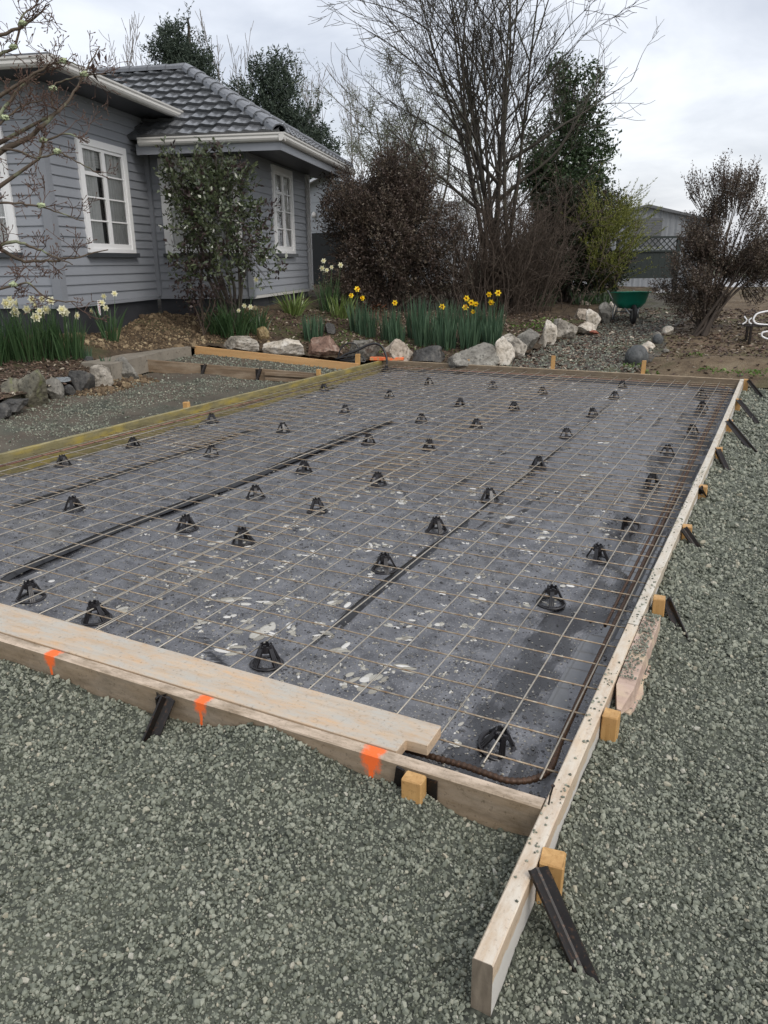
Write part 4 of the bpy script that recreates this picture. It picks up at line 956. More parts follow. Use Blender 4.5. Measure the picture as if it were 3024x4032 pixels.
pbox('warning_tag', M_white, (.045, .92, .93), (.012, .055, .24), house)
M_red = mat_plain('red_print', (0.45, 0.05, 0.05), .6)
tg = [c for c in house.children if c.name.startswith('warning_tag')][0]
g_ = Geo(); g_.box((.008, 0, .085), (.004, .03, .022)); g_.box((.008, 0, .04), (.004, .028, .012)); g_.box((.008, 0, -.03), (.004, .008, .10)); g_.obj('print', M_red, tg)

# garage behind the house
gar = empty('garage', (-13.6, 20.2, 0), math.radians(-17)); tag(gar, 'pale grey gabled garage behind the house, with a wall lamp', 'garage')
M_gar = mat_plain('pale_grey_board', (0.33, 0.345, 0.36), .5, var=.05); M_grf = mat_plain('white_metal_roof', (0.62, 0.63, 0.64), .35)
g_ = Geo(); g_.add([(0, 0, .6), (2.6, 0, .6), (2.6, 0, 3.85), (1.0, 0, 4.15), (-.8, 0, 3.75), (-.8, 0, .6)], [(5, 0, 1, 2, 3, 4)]); g_.box((.9, 2.5, 2.1), (3.3, 4.9, 2.8)); g_.obj('wall', M_gar, gar)
for k in range(9): pbox('weatherboard', M_gar, (.9, -.02, 1.3+.28*k), (3.3, .02, .27), gar)
g_ = Geo(); g_.add([(-.95, -.3, 3.70), (1.0, -.3, 4.18), (1.0, 5, 4.18), (-.95, 5, 3.70), (2.8, -.3, 3.78), (2.8, 5, 3.78), (-.95, -.3, 3.63), (1.0, -.3, 4.10), (2.8, -.3, 3.70)], [(0, 1, 2, 3), (1, 4, 5, 2), (6, 7, 1, 0), (7, 8, 4, 1)]); g_.obj('roof', M_grf, gar)
pbox('door', M_dark, (.9, -.035, 1.55), (1.5, .02, 1.9), gar)
g_ = Geo(); g_.lathe([(0, 0), (.06, .01), (.08, .08), (.05, .16), (0, .18)], 12); g_.obj('wall_lamp', M_gutter, gar, True, (.35, -.10, 2.95))
# ------------------------------------------------------------------ rocks
def ico(sub):
    t = (1+5**.5)/2
    V = [(-1, t, 0), (1, t, 0), (-1, -t, 0), (1, -t, 0), (0, -1, t), (0, 1, t), (0, -1, -t), (0, 1, -t), (t, 0, -1), (t, 0, 1), (-t, 0, -1), (-t, 0, 1)]
    F = [(0, 11, 5), (0, 5, 1), (0, 1, 7), (0, 7, 10), (0, 10, 11), (1, 5, 9), (5, 11, 4), (11, 10, 2), (10, 7, 6), (7, 1, 8), (3, 9, 4), (3, 4, 2), (3, 2, 6), (3, 6, 8), (3, 8, 9), (4, 9, 5), (2, 4, 11), (6, 2, 10), (8, 6, 7), (9, 8, 1)]
    V = [np.array(v)/np.linalg.norm(v) for v in V]
    for _ in range(sub):
        c = {}; F2 = []
        def mid(a, b_):
            k = (min(a, b_), max(a, b_))
            if k not in c: m = V[a]+V[b_]; V.append(m/np.linalg.norm(m)); c[k] = len(V)-1
            return c[k]
        for (a, b_, d) in F:
            x, y, z = mid(a, b_), mid(b_, d), mid(d, a); F2 += [(a, x, z), (b_, y, x), (d, z, y), (x, y, z)]
        F = F2
    return np.array(V), np.array(F)
ICO4 = ico(4); ICO3 = ico(3)
def mat_rock(name, c1, c2, c3, lichen=None):
    b = NB(name); n1 = b.noise(b.co(), 5, 7, .68, .5); n2 = b.noise(b.co(), 22, 5, .7); n3 = b.noise(b.co(), 3.0, 4, .6, 1.0)
    c = b.ramp(n1, [(.3, c1), (.52, c2), (.72, c3)]); c = b.mix(b.ramp(n2, [(.36, .75), (.48, 0)]), c, tuple(.35*v for v in c1))
    if lichen: c = b.mix(b.ramp(n3, [(.52, 0), (.62, .75)]), c, lichen)
    b.bump(b.math('ADD', n1, n2), .6, .02); return b.set(c, b.ramp(n3, [(.3, .45), (.7, .75)]), spec=.35)
M_rk = {'white': mat_rock('white_limestone', (0.33, 0.28, 0.21), (0.58, 0.53, 0.45), (0.74, 0.71, 0.65)), 'grey': mat_rock('grey_sandstone', (0.10, 0.095, 0.08), (0.20, 0.19, 0.165), (0.33, 0.32, 0.28)),
        'dark': mat_rock('dark_wet_rock', (0.035, 0.035, 0.035), (0.075, 0.073, 0.068), (0.17, 0.155, 0.13)), 'red': mat_rock('reddish_rock', (0.10, 0.06, 0.045), (0.21, 0.13, 0.095), (0.40, 0.34, 0.28)),
        'lichen': mat_rock('lichen_rock', (0.07, 0.065, 0.05), (0.16, 0.15, 0.11), (0.30, 0.28, 0.22), (0.17, 0.19, 0.07)), 'mixed': mat_rock('patchy_pale_rock', (0.08, 0.07, 0.055), (0.33, 0.30, 0.25), (0.60, 0.57, 0.51)),
        'pink': mat_rock('pinkish_pale_rock', (0.20, 0.16, 0.12), (0.42, 0.36, 0.29), (0.60, 0.55, 0.48)), 'clay': mat_rock('yellow_clay_rock', (0.16, 0.11, 0.05), (0.33, 0.25, 0.13), (0.45, 0.38, 0.24), (0.10, 0.12, 0.05)),
        'river': mat_rock('river_stone', (0.055, 0.06, 0.062), (0.085, 0.09, 0.09), (0.12, 0.125, 0.12)), 'slate': mat_rock('pale_slate', (0.16, 0.18, 0.19), (0.24, 0.26, 0.27), (0.32, 0.34, 0.35)), 'brick': mat_rock('red_brick', (0.20, 0.06, 0.035), (0.30, 0.10, 0.06), (0.34, 0.15, 0.10))}
def rock(x, y, z, w, h, kind, label, depth=None, smooth=False, name='rock', chop=12, rz=None):
    V, F = ICO3 if max(w, h) < .2 else ICO4
    seed = int(rng.integers(1, 9999)); P = V.copy()
    if not smooth:
        r = np.full(len(P), 1.25)
        for k in range(chop):                              # cut by random planes: flat broken faces
            n = rng.normal(size=3); n[2] *= .8; n /= np.linalg.norm(n); dd = rng.uniform(.50, .92); q = P@n
            r = np.minimum(r, np.where(q > .05, dd/np.maximum(q, .05), 9))
        P = P*r[:, None]*(1+.06*fbm(P*2.3, 3, seed)[:, None]); P += .026*np.stack([vnoise(P*6, seed+k) for k in range(3)], -1)
    else: P = P*(1+.10*fbm(P*1.1, 2, seed)[:, None])
    mn, mxx = P.min(0), P.max(0); P = (P-(mn+mxx)/2)/((mxx-mn)/2)
    d = depth or (w*.7+h*.2); P = P*np.array([w/2, d/2, h*.62]); P[:, 2] += h*.38
    o = link(name, make_mesh('rock', P, F, M_rk[kind], True), None, (x, y, z), (0, 0, math.radians(27.3)+(rng.normal(0, .15) if rz is None else rz)))
    o.data.set_sharp_from_angle(angle=math.radians(22)) if hasattr(o.data, 'set_sharp_from_angle') else None
    tag(o, label, 'rock' if name != 'brick' else 'brick', 'rocks edging the garden')
    return o
LR = [(-7.89, 4.24, .0, .40, .30, 'lichen', 'broad lichen covered rock at the end of the row by the white flowers'), (-7.48, 3.95, -.05, .32, .16, 'dark', 'low dark rock under the broad lichen covered rock'), (-7.34, 3.67, -.06, .20, .18, 'dark', 'dark rock cut by the edge of the photo, below the white flowers'),
      (-7.62, 4.36, -.04, .37, .44, 'lichen', 'tall mossy rock, the tallest in the row by the yard'), (-7.71, 4.71, -.04, .27, .29, 'grey', 'grey rock leaning beside the tall mossy rock'), (-7.82, 4.92, .17, .22, .05, 'slate', 'thin pale slate lying on the dark rocks'),
      (-7.66, 4.92, -.04, .21, .18, 'dark', 'small dark rock under the pale slate'), (-7.85, 5.27, -.03, .38, .31, 'dark', 'black pyramid shaped rock in the row by the yard'), (-7.86, 5.66, -.02, .38, .31, 'mixed', 'pale yellowish rock between the black rock and the grey one'), (-8.08, 6.32, .0, .42, .33, 'grey', 'grey rock at the corner of the concrete path')]
for (x, y, z, w, h, k, lb) in LR: rock(x, y, z, w, h, k, lb, w*.85)
rock(-8.56, 6.08, .24, .14, .10, 'river', 'small grey stone beside the green shoots on the bed')
rock(-7.78, 9.35, .30, .23, .24, 'clay', 'yellow clay lump in front of the camellia', .2); rock(-7.15, 10.61, .32, .22, .22, 'dark', 'dark square rock behind the grey green leaves'); rock(-3.89, 17.07, .56, .26, .12, 'pink', 'far low pale rock under the dark trees')
BR = [(-7.86, 8.80, .18, .66, .24, 'mixed', 'long low pale rock nearest the house in the garden edge'), (-7.20, 9.12, .11, .72, .27, 'white', 'long white rock behind the new pine board'), (-6.62, 9.58, .05, .64, .34, 'red', 'reddish rock with a pointed top behind the new pine board'),
      (-6.00, 9.78, .0, .62, .35, 'grey', 'grey rock behind the coiled black hoses'), (-5.41, 9.98, -.03, .56, .39, 'pink', 'pinkish white rock behind the orange painted board'), (-4.85, 10.07, -.05, .62, .30, 'dark', 'dark flat topped rock between the pinkish rock and the big grey one'),
      (-4.06, 10.09, -.07, .92, .40, 'grey', 'largest grey rock, right behind the far form board'), (-3.66, 10.38, -.03, .40, .46, 'white', 'white craggy rock at the corner of the path'), (-3.65, 11.0, .03, .42, .38, 'mixed', 'dark and white rock, second along the path edge'),
      (-3.56, 11.42, .06, .41, .40, 'grey', 'plain grey slab of rock, third along the path edge'), (-3.43, 11.92, .12, .17, .30, 'mixed', 'narrow pale rock squeezed between bigger ones on the path edge'), (-3.39, 12.22, .14, .27, .43, 'white', 'tall narrow white rock standing on the path edge'),
      (-3.27, 12.83, .19, .46, .37, 'mixed', 'wide half dark rock in the middle of the path edge'), (-2.98, 13.4, .23, .43, .24, 'white', 'low white rock next to the red brick'), (-3.43, 14.74, .38, .30, .25, 'pink', 'pale rock set back behind the path edge'),
      (-3.01, 13.98, .30, .33, .37, 'white', 'cream rock behind the low white one on the path edge'), (-2.92, 14.77, .36, .32, .41, 'grey', 'tall grey rock before the wheelbarrow'), (-3.02, 15.75, .44, .20, .29, 'white', 'small white rock level with the wheelbarrow'), (-2.93, 16.05, .46, .19, .29, 'white', 'last white rock of the path edge, behind the wheelbarrow')]
for (x, y, z, w, h, k, lb) in BR: rock(x, y, z, w, h, k, lb, w*.6+.08)
rock(-2.80, 13.22, .25, .19, .07, 'brick', 'piece of red brick on the path by the white rocks', .10, name='brick', chop=6)
for (x, y, z, w, h, k, lb) in ((-1.62, 11.05, -.02, .38, .31, 'river', 'big dark rounded stone at the start of the far path edge'), (-1.64, 11.75, .07, .18, .14, 'pink', 'small cream stone behind the big dark rounded one'), (-1.62, 12.2, .11, .25, .13, 'white', 'flat cream stone on the far path edge'),
      (-1.55, 12.75, .15, .19, .18, 'river', 'grey stone in the middle of the far path edge'), (-1.64, 13.2, .19, .18, .14, 'grey', 'second grey stone in the middle of the far path edge'), (-1.52, 13.7, .23, .21, .17, 'white', 'white stone under the dark shrub on the far path edge'), (-1.30, 12.0, .08, .11, .07, 'grey', 'small loose pebble on the bank near the dark rounded stone')):
    rock(x, y, z, w, h, k, lb, smooth=(k in ('river', 'grey', 'pink')), chop=6)

# ------------------------------------------------------------------ clods, chips and litter on the beds
def ground_pts(n, poly, H, jitter=0):
    poly = np.array(poly); lo, hi = poly.min(0), poly.max(0); x = rng.uniform(lo[0], hi[0], n*4); y = rng.uniform(lo[1], hi[1], n*4)
    k = inside(poly, x, y); x, y = x[k][:n], y[k][:n]; return np.stack([x, y, H(x, y)], -1)
P = ground_pts(9000, [(-9.5, 6.3), (-8.9, 6.6), (-8.45, 8.4), (-7.6, 9.3), (-8.2, 10.2), (-10.2, 9.6), (-9.9, 7.3)], Hg); S = np.exp(rng.normal(math.log(.017), .62, len(P))); P[:, 2] += S*.1
scatter('clay_clods', P, np.clip(S, .008, .12), M_clod, label='heaped brown clay clods dug up beside the concrete path', cat='soil clods')
P = ground_pts(900, [(-7.85, 5.6), (-7.75, 4.8), (-7.3, 5.0), (-7.5, 6.4), (-8.2, 6.7), (-8.3, 6.2)], Hyard); S = np.exp(rng.normal(math.log(.028), .5, len(P))); P[:, 2] += S*.2
scatter('clay_rubble', P, np.clip(S, .008, .09), M_clod, label='yellow clay crumbs spilled along the foot of the rocks', cat='soil clods')
P = ground_pts(3800, [(-8.6, 2.6), (-7.5, 3.5), (-7.65, 4.5), (-7.9, 5.6), (-8.3, 6.2), (-9.2, 6.2), (-10, 4)], Hg); sc = np.stack([rng.uniform(.015, .06, len(P)), rng.uniform(.01, .03, len(P)), rng.uniform(.003, .008, len(P))], -1); P[:, 2] += .008
scatter('bark_mulch', P, sc, M_bark, 'chip', np.stack([rng.normal(0, .35, len(P)), rng.normal(0, .35, len(P)), rng.uniform(0, 6.3, len(P))], -1), 'dark bark mulch on the bed by the white flowers', 'mulch')
P = ground_pts(9000, [(-3.9, 9.9), (-1.0, 9.9), (4, 10.5), (4, 17), (-3.2, 17)], Hp); d = np.linalg.norm(P-CAM, axis=1); sc = np.stack([rng.uniform(.02, .075, len(P)), rng.uniform(.012, .04, len(P)), rng.uniform(.004, .010, len(P))], -1); P[:, 2] += .01
P[:, 2] += np.where(P[:, 0] > -1.5, .16*np.exp(-((P[:, 1]-10.9)/.55)**2)*sstep(-1.5, -.6, P[:, 0])-.012, 0)
k = (P[:, 0] < -1.4) | (P[:, 1] > 11.6) | (rng.random(len(P)) < .12); P, sc = P[k], sc[k]
scatter('path_bark', P, sc, M_bark, 'chip', np.stack([rng.normal(0, .35, len(P)), rng.normal(0, .35, len(P)), rng.uniform(0, 6.3, len(P))], -1), 'bark chips strewn over the path and the bank behind it', 'mulch')
P = ground_pts(5000, [(-3.9, 9.85), (-1.5, 9.85), (-1.6, 16), (-3.0, 16)], Hp)
scatter('path_gravel', P, rng.uniform(.012, .038, len(P)), M_gravel, label='grey gravel trodden into the garden path', cat='gravel')
P = ground_pts(7000, [(-8.3, 9.0), (-7, 9.4), (-5.4, 10.0), (-4, 10.1), (-3.5, 12.5), (-3.1, 15), (-6, 15), (-8.2, 12.5)], Hg); sc = np.stack([rng.uniform(.015, .06, len(P)), rng.uniform(.01, .035, len(P)), rng.uniform(.003, .01, len(P))], -1); P[:, 2] += .008
scatter('leaf_litter', P, sc, M_bark, 'chip', np.stack([rng.normal(0, .4, len(P)), rng.normal(0, .4, len(P)), rng.uniform(0, 6.3, len(P))], -1), 'brown leaf litter on the bed behind the rocks', 'leaf litter')
# ------------------------------------------------------------------ plants: leaves, branches
def leaf_mesh(C, D, N, L, W, fold=.18):
    # diamond leaves: centre base C, direction D, normal N, length L, width W (arrays) -> verts, quad faces
    D = D/(np.linalg.norm(D, axis=1)[:, None]+1e-9); S = np.cross(D, N); S /= np.linalg.norm(S, axis=1)[:, None]+1e-9; U = np.cross(S, D)
    L = L[:, None]; W = W[:, None]
    a = C; m1 = C+D*L*.45+S*W*.5+U*W*fold; m2 = C+D*L*.45-S*W*.5+U*W*fold; t = C+D*L-U*L*.08
    V = np.stack([a, m1, t, m2], 1).reshape(-1, 3); n = len(C)
    return V, np.arange(n*4).reshape(n, 4)
def rdir(n, up=0.0):
    d = rng.normal(size=(n, 3)); d /= np.linalg.norm(d, axis=1)[:, None]; d[:, 2] += up; return d/np.linalg.norm(d, axis=1)[:, None]
def crown(lumps, ntw, per, tw_len, L, W, up=.5, shell=.55, leafup=.3, depthk=1.0):
    # twigs spread through the lumps, each with leaves; returns leaf arrays and twig polylines
    lumps = np.array(lumps, float); vol = lumps[:, 3]**2*lumps[:, 4]; pick = rng.choice(len(lumps), ntw, p=vol/vol.sum())
    d = rdir(ntw); r = rng.random(ntw)**(1/3.)*(1-shell)+shell*rng.random(ntw)**.25
    rad = np.stack([lumps[pick, 3], lumps[pick, 3]*depthk, lumps[pick, 4]], -1); r = r*(1+.16*vnoise(d*3+pick[:, None]*3.1, 5)+rng.normal(0, .07, ntw))
    B = lumps[pick, :3]+d*r[:, None]*rad
    cen = lumps[:, :3].mean(0); o = B-cen; o /= np.linalg.norm(o, axis=1)[:, None]+1e-9
    T = o*.7+rdir(ntw)*.75; T[:, 2] += up; T /= np.linalg.norm(T, axis=1)[:, None]
    ln = tw_len*rng.uniform(.5, 1.4, ntw)
    t = np.linspace(.08, 1, per); C = (B[:, None, :]+T[:, None, :]*(ln[:, None]*t)[..., None]).reshape(-1, 3)+rng.normal(0, tw_len*.05, (ntw*per, 3))
    D = np.repeat(T, per, 0)*.7+rdir(ntw*per)*.9; N = rdir(ntw*per, leafup*2)
    l = L*rng.uniform(.6, 1.3, ntw*per); w = W*rng.uniform(.7, 1.25, ntw*per)
    return leaf_mesh(C, D, N, l, w), (B, B+T*ln[:, None])
def grow(start, d, length, r, depth, P, out, tp=(0, 0, .0)):
    n = P.get('seg', 5); pts = [np.array(start, float)]; d = np.array(d, float); d /= np.linalg.norm(d); step = length/n; dirs = [d]
    for i in range(n):
        d = d+rng.normal(0, P['wob'], 3)+np.array([0, 0, P['up'][min(depth, len(P['up'])-1)]]); d /= np.linalg.norm(d); pts.append(pts[-1]+d*step); dirs.append(d)
    rr = np.linspace(r, r*P.get('taper', .45), n+1); out.append((np.array(pts), rr, depth))
    if depth >= P['depth']: return
    nk = P['kids'][depth]; nk = rng.integers(max(1, nk-1), nk+2)
    for k in range(nk):
        f = rng.uniform(P.get('from', .25), 1.0); i = min(n-1, int(f*n)); p = pts[i]+(pts[i+1]-pts[i])*(f*n-i)
        a = rng.normal(P['ang'], .18); ax = rng.normal(size=3); ax -= dirs[i]*(ax@dirs[i]); ax /= np.linalg.norm(ax)
        nd = dirs[i]*math.cos(a)+ax*math.sin(a)
        grow(p, nd, length*rng.uniform(*P['len']), max(P['rmin'], np.interp(f, [0, 1], [r, r*.5])*P.get('rk', .55)), depth+1, P, out)
def branches_obj(name, out, mat, parent, rmin=.0):
    T = Tubes()
    for pts, rr, dp in out: T.add(pts, np.maximum(rr, rmin), 6 if dp == 0 else 4 if dp == 1 else 3)
    return T.obj(name, mat, parent)
def mat_barkm(name, c1, c2, moss=None):
    b = NB(name); n1 = b.noise(b.co('Object', (1, 1, .35)), 14, 5, .65); c = b.mix(n1, c1, c2)
    if moss: c = b.mix(b.ramp(b.noise(b.co(), 5, 4), [(.55, 0), (.68, .7)]), c, moss)
    b.bump(n1, .4, .01); return b.set(c, .75, spec=.3)
M_bk_grey = mat_barkm('grey_bark', (0.055, 0.047, 0.038), (0.12, 0.105, 0.085), (0.11, 0.125, 0.06))
M_bk_tree = mat_barkm('bare_tree_bark', (0.035, 0.030, 0.025), (0.075, 0.065, 0.052), (0.075, 0.08, 0.045))
M_bk_mag = mat_barkm('lichen_bark', (0.055, 0.042, 0.03), (0.13, 0.10, 0.072), (0.27, 0.32, 0.20))
M_tw_mag = mat_barkm('reddish_twig', (0.07, 0.042, 0.034), (0.15, 0.095, 0.07))
M_bk_thick = mat_barkm('brown_shoot', (0.035, 0.026, 0.02), (0.13, 0.10, 0.077))
M_bk_dark = mat_barkm('dark_bark', (0.03, 0.024, 0.02), (0.08, 0.062, 0.048))
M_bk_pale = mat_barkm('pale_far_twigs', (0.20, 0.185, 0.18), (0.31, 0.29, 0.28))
M_lf_pit = mat_leaf('bronze_pittosporum_leaf', (0.066, 0.046, 0.038), (0.13, 0.095, 0.075), .4)
M_lf_pit2 = mat_leaf('bronze_green_leaf', (0.075, 0.058, 0.042), (0.155, 0.125, 0.09), .4)
M_lf_ever = mat_leaf('glossy_evergreen_leaf', (0.028, 0.055, 0.022), (0.085, 0.13, 0.058), .3, .5)
M_lf_low = mat_leaf('dark_hedge_leaf', (0.018, 0.030, 0.013), (0.045, 0.062, 0.028), .4)
M_lf_con = mat_leaf('yellow_green_needle', (0.11, 0.13, 0.025), (0.27, 0.28, 0.07), .5)
M_lf_cam = mat_leaf('camellia_leaf', (0.055, 0.078, 0.036), (0.135, 0.160, 0.085), .22, .8)
M_lf_camd = mat_leaf('withered_leaf', (0.035, 0.022, 0.022), (0.075, 0.052, 0.045), .5)
M_lf_mac = mat_leaf('macrocarpa_leaf', (0.030, 0.046, 0.034), (0.075, 0.098, 0.070), .6, .3, .1)
M_lf_fea = mat_leaf('sparse_olive_leaf', (0.13, 0.15, 0.09), (0.22, 0.24, 0.16), .5)
M_blade = mat_leaf('daffodil_blade', (0.030, 0.070, 0.026), (0.075, 0.135, 0.055), .35, .45, .2)
M_blade2 = mat_leaf('bluish_daffodil_blade', (0.042, 0.085, 0.050), (0.10, 0.165, 0.095), .38, .4, .2)
M_strap = mat_leaf('light_strap_leaf', (0.10, 0.16, 0.04), (0.20, 0.26, 0.08), .35, .45, .2)
M_weed = mat_leaf('weed_leaf', (0.06, 0.12, 0.02), (0.15, 0.23, 0.05), .45)
M_yel = mat_plain('yellow_petal', (0.85, 0.62, 0.02), .5, var=.08); M_ora = mat_plain('deep_yellow_cup', (0.85, 0.48, 0.01), .5, var=.08)
M_crm = mat_plain('cream_petal', (0.78, 0.76, 0.56), .5, var=.06); M_crm2 = mat_plain('pale_yellow_centre', (0.75, 0.68, 0.30), .5)

def shrub(name, label, cat, base, lumps, mleaf, mbark, ntw, per, tw_len, L, W, up=.4, nst=9, r0=.035, group=None, leafname='crown', twr=.003, shell=.55, mleaf2=None, frac2=.3, depthk=1.0):
    root = empty(name, base); tag(root, label, cat, group); bs = np.array(base, float)
    lm = np.array(lumps, float)
    (V, F), (B, E_) = crown(lm, ntw, per, tw_len, L, W, up, shell, depthk=depthk)
    if mleaf2 is None: link(leafname, make_mesh(leafname, V-bs, F, mleaf), root)
    else:
        k = np.repeat(rng.random(ntw) < frac2, per); mi = k.astype(np.int32); link(leafname, make_mesh(leafname, V-bs, F, [mleaf, mleaf2], mi=mi), root)
    T = Tubes()
    for k in range(nst):                                   # limbs from the base into the lumps
        e = lm[k % len(lm)]; tgt = e[:3]+rng.normal(0, .25, 3)*np.array([e[3], e[3], e[4]]); st = bs+np.array([rng.normal(0, r0*1.5), rng.normal(0, r0*1.5), -.05])
        m1 = st+(tgt-st)*.4+np.array([rng.normal(0, .06), rng.normal(0, .06), .10*np.linalg.norm(tgt-st)]); t = np.linspace(0, 1, 8)[:, None]
        Q = (1-t)**2*st+2*t*(1-t)*m1+t*t*tgt+rng.normal(0, .012, (8, 3)); T.add(Q-bs, np.linspace(r0*rng.uniform(.7, 1.1), .006, 8), 6)
    T.obj('trunk', mbark, root)
    if twr:
        T = Tubes()
        for a, c in zip(B[::2], E_[::2]):
            o_ = a-(lm[:, :3].mean(0)-a)*-.18; T.add(np.stack([o_, a, c])-bs, [twr*1.6, twr, twr*.5], 3)
        T.obj('twigs', mbark, root)
    return root
def breakup(lumps, n, r0, r1, shrink=.75):               # many small uneven lumps instead of a few smooth ones
    lm = np.array(lumps, float); vol = lm[:, 3]**2*lm[:, 4]; out = []
    for k in rng.choice(len(lm), n, p=vol/vol.sum()):
        d = rdir(1)[0]*rng.random()**.33*shrink*rng.uniform(.8, 1.25); r = rng.uniform(r0, r1)
        out.append((lm[k, 0]+d[0]*lm[k, 3], lm[k, 1]+d[1]*lm[k, 3], lm[k, 2]+d[2]*lm[k, 4], r, r*rng.uniform(.8, 1.5)))
    return out
# camellia in front of the house
CAML = [(-8.68, 9.10, 2.75, .48, .43), (-9.02, 9.02, 3.00, .39, .35), (-8.32, 9.35, 2.91, .39, .35), (-8.41, 9.05, 2.25, .56, .48), (-7.93, 9.34, 2.33, .22, .36), (-8.75, 8.85, 2.17, .26, .39), (-7.80, 9.19, 1.75, .36, .34), (-8.22, 8.94, 1.67, .34, .28), (-9.02, 8.82, 2.46, .17, .39), (-9.26, 8.92, 3.08, .17, .17), (-8.85, 8.8, 1.6, .3, .4), (-7.75, 9.3, 2.2, .2, .4), (-7.55, 9.35, 1.5, .2, .3), (-8.5, 9.1, 3.2, .3, .2)]
shrub('camellia_bush', 'lanky camellia with glossy leaves hiding the middle window of the house', 'shrub', (-8.30, 9.25, .48), CAML, M_lf_cam, M_bk_grey, 760, 8, .24, .095, .044, .5, 11, .034, twr=.004, shell=.35, mleaf2=M_lf_camd, frac2=.22, depthk=.8)
# withered vine at its foot
shrub('withered_climber', 'withered brown leafed climber hanging below the camellia', 'shrub', (-8.62, 8.75, .45), [(-8.78, 8.75, 1.15, .26, .36), (-8.45, 8.9, 1.2, .25, .4), (-8.6, 8.8, 1.6, .2, .3)], M_lf_camd, M_bk_thick, 110, 6, .2, .07, .04, -.3, 6, .012, twr=.004)
# bronze pittosporum
BUSH = [(-7.31, 13.51, 1.76, 1.04, 1.09), (-7.97, 13.36, 2.29, .82, .99), (-6.96, 13.92, 2.38, .82, 1.04), (-7.58, 13.83, 3.01, .88, .60), (-6.42, 13.93, 1.65, .60, .93), (-8.10, 13.10, 1.57, .60, .77), (-7.97, 13.74, 3.33, .49, .38), (-7.01, 14.16, 3.11, .55, .49), (-8.51, 13.35, 3.02, .27, .49), (-7.5, 13.4, 1.15, .9, .45)]
shrub('bronze_bush', 'large dense bronze leaved bush beside the house corner', 'bush', (-7.25, 13.35, .55), breakup(BUSH, 75, .22, .48, .85), M_lf_pit, M_bk_dark, 7600, 10, .28, .050, .030, .6, 22, .06, twr=.0035, shell=.35, mleaf2=M_lf_pit2, frac2=.4)
# right hand dark shrub
RSH = [(-1.03, 13.84, 1.10, .66, .52), (-.59, 14.22, 1.50, .61, .61), (-.80, 14.34, 2.13, .50, .61), (-1.34, 13.83, 1.51, .40, .34), (-.34, 14.48, 1.86, .36, .52), (-1.07, 14.36, 2.58, .28, .40), (-.56, 14.60, 2.49, .24, .40), (-1.52, 13.66, 1.29, .28, .22), (-.11, 14.43, 1.41, .28, .43), (-1.01, 13.69, .66, .43, .24), (-.95, 14.35, 3.0, .07, .30), (-.45, 14.6, 2.85, .07, .28), (-.25, 14.5, 2.45, .09, .3), (-.72, 14.5, 2.95, .06, .25), (.25, 14.4, 2.0, .35, .5), (.2, 14.4, 1.5, .3, .4)]
shrub('bronze_shrub', 'dark bronze shrub with upright shoots standing on the bank', 'shrub', (-.93, 13.75, .26), breakup(RSH, 70, .12, .27, 1.05)+RSH[10:14], M_lf_pit2, M_bk_dark, 4200, 9, .26, .040, .023, 1.5, 26, .04, twr=.0035, shell=.4, mleaf2=M_lf_pit, frac2=.4)
# evergreen tree and the dark hedge below it
EV = [(-5.16, 19.55, 5.33, .58, .97), (-4.83, 19.31, 4.22, .85, .97), (-5.19, 18.85, 3.48, .88, .91), (-4.42, 19.20, 3.35, .60, .97), (-5.35, 19.65, 5.98, .36, .55), (-5.56, 18.89, 4.10, .55, .85), (-4.4, 19.2, 4.4, .4, .7), (-4.6, 18.6, 2.4, .8, .7)]
shrub('evergreen_tree', 'tall glossy green tree behind the bare branches', 'tree', (-4.9, 18.9, .65), breakup(EV, 60, .25, .5, .85), M_lf_ever, M_bk_grey, 3200, 9, .30, .095, .050, .1, 10, .07, twr=.006, shell=.45)
LOWH = [(-4.73, 17.46, 2.04, .74, .93), (-4.19, 17.78, 2.15, .68, .99), (-3.73, 17.82, 1.62, .43, .80), (-4.89, 17.09, 1.28, .62, .68), (-4.17, 17.44, 1.21, .74, .56), (-3.7, 17.5, 1.0, .4, .4), (-5.6, 16.6, 1.3, .6, .7)]
shrub('dark_hedge_bush', 'dense dark green bush below the tall evergreen', 'bush', (-4.4, 17.4, .60), breakup(LOWH, 45, .25, .5, .85), M_lf_low, M_bk_dark, 5200, 9, .22, .065, .038, .3, 9, .05, twr=.004, mleaf2=M_lf_pit, frac2=.25)
# yellow-green conifer with whippy shoots
root = empty('whippy_conifer', (-3.62, 17.3, .60)); tag(root, 'yellow green conifer with long whippy shoots beside the shed', 'tree'); bs = np.array(root.location); out = []
for k in range(85):
    a = rng.uniform(0, 6.3); grow((-3.62+.1*math.cos(a), 17.3+.1*math.sin(a), .8+1.5*rng.random()), (math.cos(a)*.7+.25, math.sin(a)*.5+.1, rng.uniform(.25, 1.0)), rng.uniform(.6, 1.35), .012, 1, dict(seg=5, wob=.10, up=[.03, .04, .05], depth=2, kids=[5, 5, 0], ang=.55, len=(.35, .6), rmin=.004), out)
T = Tubes(); C = []; Dd = []
for pts, rr, dp in out:
    T.add(pts-bs, np.maximum(rr, .004), 3); seg = np.diff(pts, axis=0); ns = 22
    t = rng.random(ns)*(len(seg)-.01); i = t.astype(int); C.append(pts[i]+seg[i]*(t-i)[:, None]); Dd.append(seg[i]/np.linalg.norm(seg[i], axis=1)[:, None]*.8+rdir(ns)*.75)
C = np.concatenate(C); Dd = np.concatenate(Dd); V, F = leaf_mesh(C-bs, Dd, rdir(len(C)), np.full(len(C), .06), np.full(len(C), .016), .05)
link('needles', make_mesh('needles', V, F, M_lf_con), root); T.obj('trunk', M_lf_con, root)
